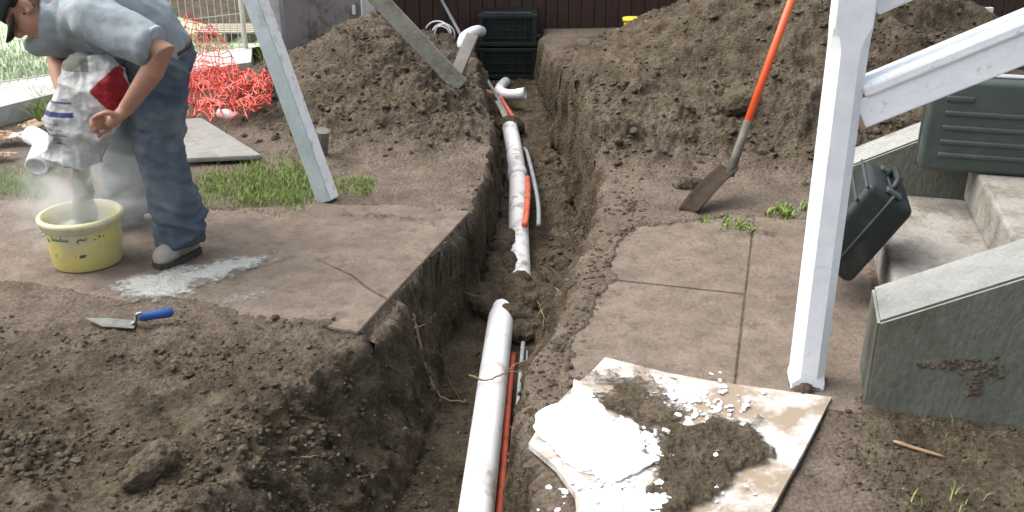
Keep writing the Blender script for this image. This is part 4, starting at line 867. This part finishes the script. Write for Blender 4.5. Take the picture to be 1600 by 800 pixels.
netsheet(netdrape, 12, 14, .007, 'safety_netting', 'loose flap of red orange safety netting rising from the heap towards the wire fence')
def nethang(u, v):
    q_ = D(398, -40, 7.66).lerp(D(412, -40, 7.66), u); q_.z -= v * .42; q_.x += .05 * v * (u - .3); q_.y += .04 * mn.noise(Vector((u * 6, v * 9, 1))); return q_
netsheet(nethang, 6, 14, .010, 'safety_netting', 'strip of red safety netting hanging on the pale wide gate post')
bm = bmesh.new(); a_ = D(342, 176, 5.95); b_ = D(372, 184, 5.9); tube(bm, [a_, a_.lerp(b_, .3), a_.lerp(b_, .7), b_], [.028, .036, .036, .03], 16)
tt = thing('bottle', a_, 'white plastic bottle with dark cap lying on the red netting', 'bottle'); obj('body', bm, M['pvc_clean'], tt)
bm = bmesh.new(); tube(bm, [b_, b_ + (b_ - a_).normalized() * .035], .024, 14); obj('cap', bm, M['black_hose'], tt)

# debris at far left
elb = D(62, 248, 4.9); t = thing('pipe_offcut', elb, 'short white pipe fitting lying in the grass at the left edge', 'pipe')
bm = bmesh.new(); dq = Vector((.10, -.9, -.32)).normalized(); pipe(bm, [elb + dq * .07, elb - dq * .10], .058, .046); obj('socket', bm, M['pvc_clean'], t)
bm = bmesh.new(); pipe(bm, spline([elb - dq * .08, elb - dq * .14 + Vector((-.02, 0, .01)), elb - dq * .17 + Vector((-.10, .03, .02))], 6), .052, .042); obj('bend', bm, M['pvc_clean'], t)
def crumple(name, px_, py_, w_, d_, h_, mk, label, cat, seed):
    q_ = G(px_, py_); n = 26; gx_, gy_ = np.meshgrid(np.linspace(-.5, .5, n), np.linspace(-.5, .5, n)); fx, fy = gx_.ravel(), gy_.ravel(); Q = np.stack([fx, fy, 0 * fx], 1)
    zz = h_ * (.5 + .5 * fbm(Q, 3, 3, .6, seed, True)) * (1 - .5 * (fx ** 2 + fy ** 2)) + .02
    V_ = np.stack([q_.x + fx * w_ + .03 * fbm(Q, 4, 2, .5, seed + 1), q_.y + fy * d_ + .03 * fbm(Q, 4, 2, .5, seed + 2), zz + max(0, gz(q_.x, q_.y))], 1); I_ = np.arange(n * n).reshape(n, n)
    o = from_np(name, V_, np.stack([I_[:-1, :-1], I_[:-1, 1:], I_[1:, 1:], I_[1:, :-1]], -1).reshape(-1, 4), M[mk], smooth=False); md = o.modifiers.new('s', 'SOLIDIFY'); md.thickness = .004
    return tag(o, label, cat)
crumple('paper_scrap', 42, 226, .13, .12, .06, 'paper', 'crumpled white paper scrap above the pipe fitting at the left edge', 'paper', 3)
crumple('cardboard_scrap', 10, 226, .15, .15, .06, 'cardboard', 'brown torn cardboard scrap at the left edge of the yard', 'cardboard', 8)
crumple('cardboard_scrap', 56, 208, .13, .14, .06, 'cardboard', 'brown cardboard scrap behind the white paper, beside the bag', 'cardboard', 18)
crumple('cardboard_scrap', 4, 252, .10, .09, .03, 'cardboard', 'flat brown cardboard scrap in front of the grass at the left edge', 'cardboard', 28)
t = thing('pallet', D(350, 70, 8.3), 'small pale timber pallet lying on the lawn behind the wire fence', 'pallet')
q_ = D(352, 58, 8.1)
bm = bmesh.new()
for k in range(5): box(bm, (.50, .05, .016), Matrix.Translation((q_.x, q_.y + k * .09, q_.z + .04)), .003)
obj('deck', bm, M['timber_cut'], t, False)
for sx in (-.2, 0, .2):
    bm = bmesh.new(); box(bm, (.05, .42, q_.z - .06), Matrix.Translation((q_.x + sx, q_.y + .18, (q_.z + .03 + .10) / 2 - .01)), .003); obj('bearer', bm, M['timber_old'], t, False)

# ------------------------------------------------------------------ yellow bucket of cement
bc = Vector((-1.775, 3.70, .010)); bh = .205
t = thing('bucket', bc, 'yellow plastic bucket with thick rim being filled with cement', 'bucket')
bm = bmesh.new(); lathe(bm, [(.132, 0), (.137, .006), (.152, bh - .02), (.154, bh), (.147, bh), (.144, bh - .02), (.130, .02)], 56, Matrix.Translation(bc)); obj('body', bm, M['yellow'], t)
bm = bmesh.new(); prof = [(.153, bh - .036), (.160, bh - .034), (.161, bh - .012), (.166, bh - .010), (.167, bh + .004), (.161, bh + .010), (.150, bh + .010), (.147, bh - .01)]
lathe(bm, prof, 56, Matrix.Translation(bc)); 
bmesh.ops.delete(bm, geom=[f_ for f_ in bm.faces if len(f_.verts) > 4], context='FACES'); obj('rim', bm, M['yellow_rim'], t)
bm = bmesh.new(); bpts = []
for k in range(17):
    a_ = R(62) + math.pi * k / 16; bpts.append(bc + Vector((.172 * math.cos(a_), .172 * math.sin(a_), bh - .03 - .055 * math.sin(math.pi * k / 16))))
tube(bm, bpts, .0028, 8); obj('bail', bm, M['steel'], t)
def on_wall(an, z_, off=.0012):
    r_ = .137 + (.152 - .137) * z_ / bh + off; return bc + Vector((r_ * math.cos(an), r_ * math.sin(an), z_))
bm = bmesh.new()
def stroke(pts, wd):                       # printed stroke on the wall: list of (angle, z)
    for (a0, z0), (a1, z1) in zip(pts, pts[1:]):
        n = Vector((a1 - a0, (z1 - z0) / .15)); n = Vector((-n.y, n.x)).normalized() * wd * 1.5
        vs_ = [bm.verts.new(on_wall(a_, z_)) for a_, z_ in ((a0 + n.x / .15, z0 + n.y), (a1 + n.x / .15, z1 + n.y), (a1 - n.x / .15, z1 - n.y), (a0 - n.x / .15, z0 - n.y))]
        try: bm.faces.new(vs_)
        except ValueError: pass
A0 = R(-118)
for k in range(9):                         # a flowing handwritten-looking word, too worn to read
    b_ = A0 + k * .058; hgt = .022 if k in (0, 5) else .011
    stroke([(b_, .142), (b_ + .018, .142 + hgt), (b_ + .030, .142 + hgt * .8), (b_ + .028, .141), (b_ + .058, .143)], .0013)
stroke([(A0 - .02, .138), (A0 + .55, .139)], .0008)
obj('printed_word', bm, M['ink'], t, False); bm = bmesh.new()
stroke([(A0 + .72, .138), (A0 + .80, .150), (A0 + .90, .144), (A0 + .98, .152)], .0028); stroke([(A0 + .74, .132), (A0 + .96, .140)], .002)
obj('printed_sign', bm, M['ink'], t, False); bm = bmesh.new()
stroke([(A0 - .22, .140), (A0 - .12, .134)], .004); stroke([(A0 - .20, .133), (A0 - .13, .130)], .002)
obj('printed_sign', bm, M['ink'], t, False); bm = bmesh.new()
stroke([(A0 - .02, .075), (A0 + .62, .076)], .0042); stroke([(A0 + .72, .076), (A0 + .90, .077)], .003); stroke([(A0 + .70, .069), (A0 + .86, .070)], .0015)
stroke([(A0 - .01, .115), (A0 + .5, .116)], .0007); stroke([(A0 - .01, .107), (A0 + .42, .108)], .0007)
obj('printed_lines', bm, M['ink'], t, False); bm = bmesh.new()
stroke([(A0 + 1.15, .14), (A0 + 1.3, .15), (A0 + 1.45, .145)], .003); stroke([(A0 + 1.18, .158), (A0 + 1.4, .162)], .002)
obj('printed_sign', bm, M['ink'], t, False)
nn = 60; gx_, gy_ = np.meshgrid(np.linspace(-1, 1, nn), np.linspace(-1, 1, nn)); rr = np.hypot(gx_, gy_)
Vc = []; 
for j in range(18):
    for i in range(48):
        r_ = .1435 * j / 17; a_ = 2 * math.pi * i / 48; z_ = bh - .055 + .045 * math.exp(-(r_ / .07) ** 2) + .006 * mn.noise(Vector((r_ * 40 * math.cos(a_), r_ * 40 * math.sin(a_), 0)))
        Vc.append((bc.x + r_ * math.cos(a_), bc.y + r_ * math.sin(a_), bc.z + z_))
Fc = [(j * 48 + i, j * 48 + (i + 1) % 48, (j + 1) * 48 + (i + 1) % 48, (j + 1) * 48 + i) for j in range(17) for i in range(48)]
tag(from_np('cement_fill', Vc, Fc, M['cement']), 'grey cement powder heaped inside the yellow bucket', 'cement', kind='stuff')

# ------------------------------------------------------------------ the man
PT = lambda px_, py_, y_: D(px_, py_, y_)
hipL = PT(243, 116, 3.82); hipR = PT(220, 116, 4.06); kneeL = PT(248, 232, 3.74); kneeR = PT(190, 236, 4.10)
toeL = G(247, 424); heelL = G(307, 396); ankL = heelL.lerp(toeL, .27) + Vector((0, 0, .11)); ankR = Vector((-1.76, 4.14, .11))
pel = (hipL + hipR) / 2 + Vector((.02, 0, .05)); wai = PT(218, 50, 3.90); chest = PT(160, 22, 3.82); upc = PT(108, 10, 3.80); neck0 = PT(92, 10, 3.80); neck1 = PT(72, 14, 3.79)
shL = PT(150, 30, 3.60); shR = PT(100, 32, 4.02); elL = PT(258, 82, 3.50); wrL = PT(196, 172, 3.53); elR = PT(90, 92, 4.00); wrR = PT(100, 150, 3.86)
man = thing('person', Vector((-1.55, 3.9, 0)), 'man in grey shirt and blue jeans bending over to empty a bag into the bucket', 'person')
hc = PT(42, 12, 3.76); fdir = Vector((-.50, -.30, -.81)).normalized(); crown = Vector((-.83, -.05, .52)); crown = (crown - fdir * crown.dot(fdir)).normalized(); hx = crown.cross(fdir).normalized()
def HP(a_, b_, c_): return hc + hx * a_ + fdir * b_ + crown * c_
def ell(bm, c_, ax_, ay_, az_, X_, Y_, Z_, sub=3):
    Mx = Matrix((X_ * ax_, Y_ * ay_, Z_ * az_)).transposed().to_4x4(); Mx.translation = c_
    bmesh.ops.create_icosphere(bm, subdivisions=sub, radius=1, matrix=Mx)
bm = bmesh.new()
ell(bm, HP(0, -.015, .035), .074, .093, .085, hx, fdir, crown); ell(bm, HP(0, .025, -.03), .060, .068, .085, hx, fdir, crown); ell(bm, HP(0, .058, -.092), .033, .030, .026, hx, fdir, crown)
ell(bm, HP(0, .10, -.018), .013, .022, .022, hx, fdir, crown); tube(bm, [HP(0, .088, .02), HP(0, .108, -.025)], [.009, .013], 8)
tube(bm, [HP(-.026, .083, -.062), HP(0, .092, -.060), HP(.026, .083, -.062)], [.006, .010, .006], 8)
tube(bm, [HP(-.045, .073, .028), HP(0, .088, .026), HP(.045, .073, .028)], [.008, .011, .008], 8)
for s_ in (-1, 1):
    ell(bm, HP(s_ * .074, -.012, -.012), .008, .021, .034, hx, (fdir * .9 + hx * -s_ * .35).normalized(), crown)
    ell(bm, HP(s_ * .072, .004, -.030), .010, .010, .012, hx, fdir, crown)
tube(bm, [neck0 + (chest - neck0) * .5, neck0, neck1, HP(0, -.035, -.03)], [.075, .066, .060, .056], 18)
tube(bm, [pel + (pel - wai) * .35, pel, wai, chest, upc], [(.11, .15), (.125, .165), (.115, .145), (.135, .165), (.10, .14)], 22)
for h_, k_, a_ in ((hipL, kneeL, ankL), (hipR, kneeR, ankR)):
    tube(bm, [pel.lerp(h_, .5), h_, h_.lerp(k_, .5), k_, k_.lerp(a_, .35), a_, a_ - Vector((0, 0, .05))], [.085, .090, .078, .058, .056, .040, .045], 18)
def arm(sh, el, wr):
    tube(bm, [upc.lerp(sh, .6), sh, sh.lerp(el, .5), el, el.lerp(wr, .3), wr.lerp(el, .12), wr], [.055, .058, .050, .042, .043, (.026, .031), (.024, .030)], 16)
arm(shL, elL, wrL); arm(shR, elR, wrR)
def finger(pts, r_): tube(bm, spline(pts, 3), [r_ * (1 - .30 * i / (3 * (len(pts) - 1))) for i in range(3 * (len(pts) - 1) + 1)], 10)
# left hand: back of the hand to the camera, thumb along the bag, fingers curling round its edge
pL = PT(176, 190, 3.525); kn = [PT(162, 182, 3.51), PT(162, 189, 3.515), PT(165, 196, 3.525), PT(170, 203, 3.54)]
tube(bm, [wrL, wrL.lerp(pL, .5), pL, PT(167, 193, 3.52)], [(.026, .032), (.024, .038), (.022, .040), (.016, .036)], 14)
tips = [(PT(148, 184, 3.50), PT(141, 190, 3.53)), (PT(148, 192, 3.50), PT(142, 199, 3.535)), (PT(152, 200, 3.505), PT(147, 207, 3.545)), (PT(159, 208, 3.525), PT(154, 214, 3.56))]
for k_, (m_, e_) in zip(kn, tips): finger([pL.lerp(k_, .6), k_, m_, e_], .0105)
finger([PT(182, 180, 3.50), PT(168, 176, 3.485), PT(154, 180, 3.485), PT(144, 186, 3.50)], .0125)
# right hand gripping the far upper edge of the bag
pR = PT(108, 168, 3.80); tube(bm, [wrR, pR, PT(113, 178, 3.76)], [(.026, .032), (.022, .040), (.016, .036)], 14)
for i, k_ in enumerate((-.03, -.01, .01, .03)):
    b_ = pR + Vector((k_, -.02, -.02)); finger([pR, b_ + Vector((0, -.01, -.035)), b_ + Vector((.01, -.045, -.055)), b_ + Vector((.015, -.07, -.03))], .0105)
finger([pR, pR + Vector((.045, -.02, .0)), pR + Vector((.06, -.06, .0))], .012)
body = obj('body', remesh(bm, 'body', .006, 3), M['skin'], man)
# short dark hair at the nape and a dark peaked cap
bm = bmesh.new(); ell(bm, HP(0, -.020, .030), .079, .097, .090, hx, fdir, crown, 4)
bmesh.ops.delete(bm, geom=[v_ for v_ in bm.verts if (v_.co - hc).dot(fdir) > .03 or (v_.co - hc).dot(crown) < -.045 - .3 * ((v_.co - hc).dot(fdir)) or (abs((v_.co - hc).dot(hx)) > .062 and (v_.co - hc).dot(crown) < .012 and (v_.co - hc).dot(fdir) > -.04)], context='VERTS')
o = obj('hair', bm, M['hair'], man); rough(o, .005, 70, 3); md = o.modifiers.new('s', 'SOLIDIFY'); md.thickness = .006; md.offset = 0
bm = bmesh.new(); ell(bm, HP(0, -.012, .045), .085, .104, .090, hx, fdir, crown, 4)
bmesh.ops.delete(bm, geom=[v_ for v_ in bm.verts if (v_.co - hc).dot(crown) < .030 - .10 * (v_.co - hc).dot(fdir)], context='VERTS')
o = obj('cap', bm, M['cap'], man); rough(o, .003, 20, 3); md = o.modifiers.new('s', 'SOLIDIFY'); md.thickness = .006; md.offset = 0
bm = bmesh.new(); vs = []
for i in range(9):
    tt = i / 8; row = []
    for j in range(15):
        s_ = (j / 14 - .5) * 2; row.append(bm.verts.new(HP(s_ * .076 * (1 - .25 * tt * tt), .070 * math.sqrt(max(0, 1 - .85 * s_ * s_)) + .012 + .075 * tt * math.sqrt(max(0, 1 - .8 * s_ * s_)), .026 - .012 * s_ * s_ - .022 * tt)))
    vs.append(row)
for i in range(8):
    for j in range(14): bm.faces.new((vs[i][j], vs[i][j + 1], vs[i + 1][j + 1], vs[i + 1][j]))
pk_ = obj('peak', bm, M['cap'], o); md = pk_.modifiers.new('s', 'SOLIDIFY'); md.thickness = .004
for s_ in (-1, 1):
    bm = bmesh.new(); ell(bm, HP(s_ * .030, .080, .006), .011, .006, .006, hx, fdir, crown, 2); obj('eye', bm, M['eye'], man)
# shirt
bm = bmesh.new()
tube(bm, [pel.lerp(wai, .30), pel.lerp(wai, .62), wai, chest.lerp(wai, .5), chest, upc, upc.lerp(neck0, .75)], [(.150, .185), (.146, .178), (.142, .172), (.150, .178), (.150, .180), (.125, .160), (.085, .095)], 26)
tube(bm, [upc.lerp(shL, .4), shL, shL.lerp(elL, .4), shL.lerp(elL, .84)], [.085, .088, .082, (.078, .066)], 20)
tube(bm, [upc.lerp(shR, .4), shR, shR.lerp(elR, .45), shR.lerp(elR, .85)], [.085, .086, .078, .070], 20)
tube(bm, [upc, PT(88, 52, 3.82), PT(60, 74, 3.84)], [(.10, .12), (.07, .10), (.045, .075)], 18)     # loose shirt front hanging below the neck
o = obj('shirt', remesh(bm, 'shirt', .010, 6), M['shirt'], man)
me = o.data; n = len(me.vertices); v = np.empty(n * 3, np.float32); me.vertices.foreach_get('co', v); v = v.reshape(-1, 3).astype(float); nr = np.empty(n * 3, np.float32); me.vertices.foreach_get('normal', nr); nr = nr.reshape(-1, 3)
f1 = fbm(v * np.array([1.0, .8, .45]) + v[:, [2, 0, 1]] * .35, 9, 3, .5, 5, True); f2 = fbm(v * np.array([.6, 1, 1.2]) + v[:, [2, 0, 1]] * .8, 6, 2, .5, 8, True); v = v + nr * (.010 * f1 + .010 * f2 + .003 * fbm(v, 30, 2, .5, 6))[:, None]
me.vertices.foreach_set('co', v.astype(np.float32).ravel()); me.update()
for sh_, el_, r_ in ((shL, elL, (.080, .068)), (shR, elR, (.079, .071))):
    bm = bmesh.new(); tube(bm, [sh_.lerp(el_, .80), sh_.lerp(el_, .86)], [r_, r_], 28); obj('sleeve_hem', bm, M['shirt'], man)
# jeans
bm = bmesh.new()
tube(bm, [pel.lerp(wai, .42), pel, pel + (pel - wai) * .45], [(.138, .172), (.150, .185), (.12, .15)], 24)
for h_, k_, a_ in ((hipL, kneeL, ankL), (hipR, kneeR, ankR)):
    tube(bm, [pel.lerp(h_, .6), h_, h_.lerp(k_, .5), k_, k_.lerp(a_, .4), a_ + Vector((0, 0, .07)), a_ + Vector((.0, .0, .0)), a_ + Vector((0, 0, -.035))], [.12, .124, .112, .094, .088, .090, .098, .094], 20)
me_j = remesh(bm, 'jeans', .010, 5); o = obj('jeans', me_j, M['jeans'], man)
n = len(me_j.vertices); v = np.empty(n * 3, np.float32); me_j.vertices.foreach_get('co', v); v = v.reshape(-1, 3).astype(float); nr = np.empty(n * 3, np.float32); me_j.vertices.foreach_get('normal', nr); nr = nr.reshape(-1, 3)
low = sst(.45, .15, v[:, 2]); f1 = fbm(v * np.array([.7, .7, 1.5]), 9, 3, .55, 15, True); f2 = fbm(v * np.array([.5, .5, 1]) + v[:, [2, 2, 0]] * .4, 15, 2, .5, 18, True); v = v + nr * ((.010 + .014 * low) * f1 + (.006 + .006 * low) * f2 + .003 * fbm(v, 34, 2, .5, 16))[:, None]
me_j.vertices.foreach_set('co', v.astype(np.float32).ravel()); me_j.update()
bm = bmesh.new(); q_ = PT(225, 190, 3.62); 
tube(bm, [pel.lerp(wai, .40), pel.lerp(wai, .52)], [(.150, .188), (.150, .186)], 26); obj('belt', bm, M['leather'], man)
pk = hipL.lerp(kneeL, .52); bm = bmesh.new(); ell(bm, pk + Vector((.0, -.085, .0)), .080, .035, .085, Vector((1, .1, 0)).normalized(), Vector((-.1, 1, 0)).normalized(), Vector((0, 0, 1)), 4); obj('thigh_pocket', bm, M['jeans'], man); rough(bpy.data.objects[-1] if False else [c_ for c_ in man.children if c_.name.startswith('thigh')][0], .006, 20, 3)
def boot(ank, toe, heel, mk, label):
    d_ = (toe - heel); d_.z = 0; L_ = d_.length; d_.normalize(); s_ = Vector((-d_.y, d_.x, 0)); bm = bmesh.new(); z0 = .010
    secs = [(-.01, .030, .032, .10), (.06, .040, .040, .14), (.22, .043, .043, .13), (.42, .044, .043, .092), (.62, .049, .050, .078), (.82, .050, .050, .072), (.94, .038, .040, .060), (1.0, .020, .022, .040)]
    rings_ = []
    for t_, w1, w2, h_ in secs:
        c_ = heel + d_ * L_ * t_; ring = []
        for k in range(20):
            a_ = 2 * math.pi * k / 20; ca, sa = math.cos(a_), math.sin(a_)
            ring.append(bm.verts.new(Vector((c_.x, c_.y, z0 + .012)) + s_ * w1 * ca * (1 if sa < .2 else .92) + Vector((0, 0, h_ * (.5 + .5 * (abs(sa) ** .7) * (1 if sa > 0 else -1))))))
        rings_.append(ring)
    for a_, b_ in zip(rings_, rings_[1:]):
        for k in range(20): bm.faces.new((a_[k], a_[(k + 1) % 20], b_[(k + 1) % 20], b_[k]))
    bm.faces.new(rings_[0][::-1]); bm.faces.new(rings_[-1])
    tube(bm, [Vector((ank.x, ank.y, .07)), Vector((ank.x, ank.y, .17))], [.05, .052], 18)
    o = obj('boot', remesh(bm, 'boot', .007, 3), M[mk], man); rough(o, .004, 25, 4)
    bm = bmesh.new(); P_ = [];
    for t_, w1 in ((-.03, .022), (0, .036), (.08, .044), (.22, .046), (.42, .046), (.62, .054), (.82, .055), (.94, .043), (1.02, .018)): P_.append((t_, w1))
    poly = [heel + d_ * L_ * t_ + s_ * w1 for t_, w1 in P_] + [heel + d_ * L_ * t_ - s_ * w1 for t_, w1 in P_[::-1]]
    prism(bm, [p_.xy for p_ in poly], z0, z0 + .026); so_ = obj('sole', bm, M['sole'], o, False); return o
boot(ankL, toeL, heelL, 'boot', None)
boot(ankR, Vector((-1.92, 3.93, 0)), Vector((-1.735, 4.19, 0)), 'boot_dark', None)

# ------------------------------------------------------------------ cement bag held upside down
bm = bmesh.new()
spn = [(PT(146, 86, 3.70), .05, .045), (PT(148, 108, 3.69), .115, .06), (PT(143, 140, 3.68), .130, .075), (PT(131, 180, 3.67), .130, .080), (PT(121, 215, 3.66), .126, .070), (PT(117, 243, 3.65), .120, .050), (PT(118, 256, 3.65), .108, .038)]
P_ = spline([s_[0] for s_ in spn], 26); ra = np.interp(np.linspace(0, 6, len(P_)), range(7), [s_[1] for s_ in spn]); rb = np.interp(np.linspace(0, 6, len(P_)), range(7), [s_[2] for s_ in spn])
n_ = 220; rings_ = []
for p_, a_, b_ in zip(P_, ra, rb):
    ring = []
    for k in range(n_):
        an = 2 * math.pi * k / n_; ca, sa = math.cos(an), math.sin(an)
        ring.append(bm.verts.new(p_ + Vector((a_ * math.copysign(abs(ca) ** .75, ca), b_ * math.copysign(abs(sa) ** .8, sa), 0))))
    rings_.append(ring)
for a_, b_ in zip(rings_, rings_[1:]):
    for k in range(n_): bm.faces.new((a_[k], a_[(k + 1) % n_], b_[(k + 1) % n_], b_[k]))
bm.faces.new(rings_[0][::-1])
bag = obj('cement_bag', bm, M['bag']); me = bag.data; n = len(me.vertices)
v = np.empty(n * 3, np.float32); me.vertices.foreach_get('co', v); v = v.reshape(-1, 3).astype(float); nr = np.empty(n * 3, np.float32); me.vertices.foreach_get('normal', nr); nr = nr.reshape(-1, 3)
v0_ = v.copy(); f1 = fbm(v + v[:, [1, 2, 0]] * .3, 8, 3, .5, 25, True); f2 = np.abs(fbm(v, 15, 2, .5, 27)); w1 = worley(v + .02 * np.stack([fbm(v, 9, 2, .5, k) for k in (1, 2, 3)], 1), 8, 3); w2 = worley(v, 17, 4); v = v + nr * (.018 * f1 - .008 * f2 + .040 * (w1 - .5) + .014 * (w2 - .5))[:, None]; v[:, 2] += .012 * fbm(v, 22, 2, .5, 28) * sst(.60, .45, v[:, 2])
me.vertices.foreach_set('co', v.astype(np.float32).ravel()); me.update()
# printed zones and a darker top, measured in the bag's own frame (across, down)
cxb = bc.x; across = (v0_[:, 0] - PT(132, 180, 3.67).x); down = (PT(150, 88, 3.7).z - v0_[:, 2]); front = v0_[:, 1] < PT(132, 180, 3.67).y + .02
col = np.tile(np.array([.55, .56, .54, 1.]), (n, 1))
def zone(mask, c_): col[mask] = (*c_, 1)
d2 = across * .75 + (down - .18) * .66; e2 = -across * .66 + (down - .18) * .75
bx = 132 + across * 395; by_ = 88 + down * 365; s1 = (bx - 188) * .62 + (by_ - 140) * .78; s2 = (bx - 188) * .78 - (by_ - 140) * .62
zone(front & (np.abs(s1) < 27) & (s2 > -17), (.30, .02, .03))
zone(front & (np.abs(s1 - 39) < 7.5) & (s2 > -38), (.05, .06, .19))
zone(front & (np.abs(down - .205) < .009) & (across > -.12) & (across < -.01), (.06, .07, .20))
zone(front & (np.abs(down - .160) < .004) & (across > -.10) & (across < -.01), (.12, .13, .24))
for k in range(5): zone(front & (np.abs(down - .24 - k * .020) < .0035) & (across > -.11) & (across < -.11 + .045 + .012 * (k % 3)), (.30, .31, .36))
zone((down < .045) & (across < .06), (.20, .21, .18))  # gathered top set darker than the paper below
ca_ = me.color_attributes.new('zone_colour', 'FLOAT_COLOR', 'POINT'); ca_.data.foreach_set('color', col.astype(np.float32).ravel())
tag(bag, 'white paper cement bag with red and navy print, tipped upside down by the man', 'bag')
# falling cement
bm = bmesh.new(); pts = [PT(124, 246, 3.67), PT(128, 275, 3.68), PT(130, 305, 3.69), PT(131, 330, 3.70)]; pts[-1].z = bc.z + bh - .015
tube(bm, spline(pts, 10), [.036 + .012 * (i / 30) for i in range(31)], 28)
o = rough(obj('cement_stream', bm, M['cement_wet']), .016, 22, 3); tag(o, 'grey stream of cement powder falling from the bag into the bucket', 'cement', kind='stuff')
# dust cloud round the bucket
dm = bpy.data.materials.new('dust'); dm.use_nodes = True; T = dm.node_tree; N = T.nodes; Lk = T.links; N.remove(N['Principled BSDF'])
pv = N.new('ShaderNodeVolumePrincipled'); pv.inputs['Color'].default_value = (.92, .94, .93, 1); pv.inputs['Anisotropy'].default_value = .1
tc = N.new('ShaderNodeTexCoord'); ns = N.new('ShaderNodeTexNoise'); ns.inputs['Scale'].default_value = 2.0; ns.inputs['Detail'].default_value = 5; ns.inputs['Distortion'].default_value = 1.2; Lk.new(tc.outputs['Object'], ns.inputs[0])
ln = N.new('ShaderNodeVectorMath'); ln.operation = 'LENGTH'; Lk.new(tc.outputs['Object'], ln.inputs[0])
fo = N.new('ShaderNodeMapRange'); fo.inputs[1].default_value = 1.0; fo.inputs[2].default_value = .1; fo.interpolation_type = 'SMOOTHSTEP'; Lk.new(ln.outputs['Value'], fo.inputs[0])
nr_ = N.new('ShaderNodeMapRange'); nr_.inputs[1].default_value = .42; nr_.inputs[2].default_value = .62; Lk.new(ns.outputs[0], nr_.inputs[0])
mu = N.new('ShaderNodeMath'); mu.operation = 'MULTIPLY'; Lk.new(fo.outputs[0], mu.inputs[0]); Lk.new(nr_.outputs[0], mu.inputs[1])
m2 = N.new('ShaderNodeMath'); m2.operation = 'MULTIPLY'; m2.inputs[1].default_value = 5.0; Lk.new(mu.outputs[0], m2.inputs[0]); Lk.new(m2.outputs[0], pv.inputs['Density'])
Lk.new(pv.outputs[0], N['Material Output'].inputs['Volume'])
dm2 = bpy.data.materials.new('falling_cement'); dm2.use_nodes = True; T = dm2.node_tree; N = T.nodes; Lk = T.links; N.remove(N['Principled BSDF'])
pv = N.new('ShaderNodeVolumePrincipled'); pv.inputs['Color'].default_value = (.42, .46, .40, 1); tc = N.new('ShaderNodeTexCoord')
ns = N.new('ShaderNodeTexNoise'); ns.inputs['Scale'].default_value = 22; ns.inputs['Detail'].default_value = 4; Lk.new(tc.outputs['Object'], ns.inputs[0])
mr_ = N.new('ShaderNodeMapRange'); mr_.inputs[1].default_value = .36; mr_.inputs[2].default_value = .64; mr_.inputs[3].default_value = 4; mr_.inputs[4].default_value = 46; Lk.new(ns.outputs[0], mr_.inputs[0]); Lk.new(mr_.outputs[0], pv.inputs['Density'])
Lk.new(pv.outputs[0], N['Material Output'].inputs['Volume']); bpy.data.objects['cement_stream'].data.materials[0] = dm2
for nm, c_, sc_, lab in (('dust_cloud', Vector((-1.72, 3.74, .29)), (.50, .36, .30), 'pale cement dust cloud billowing out of the bucket'),):
    bm = bmesh.new(); bmesh.ops.create_icosphere(bm, subdivisions=3, radius=1); o = obj(nm, bm, dm); o.location = c_; o.scale = sc_
    tag(o, lab, 'dust', kind='stuff')

# ------------------------------------------------------------------ repeats carry a common group
from collections import defaultdict
fam = defaultdict(list)
for o in S.objects:
    if o.parent is None and 'category' in o and 'kind' not in o: fam[o.name.split('.')[0]].append(o)
PLURAL = {'root': 'roots in the trench', 'tool_case': 'tool cases on the steps', 'pipe_elbow': 'white pipe elbows at the trench head', 'drain_pipe': 'white drain pipe lengths in the trench', 'cable': 'grey cables in the trench',
          'conduit': 'orange conduits in the trench', 'lath': 'laths at the foot of the pole', 'timber_prop': 'slanting timber props', 'gate_post': 'gate posts', 'soil_lump': 'big soil lumps', 'cardboard_scrap': 'cardboard scraps at the left edge',
          'safety_netting': 'red orange safety netting', 'plaster_piece': 'plaster pieces on the board', 'bucket': 'yellow buckets'}
for k, l in fam.items():
    if len(l) > 1:
        for o in l: o['group'] = PLURAL.get(k, k.replace('_', ' ') + 's')
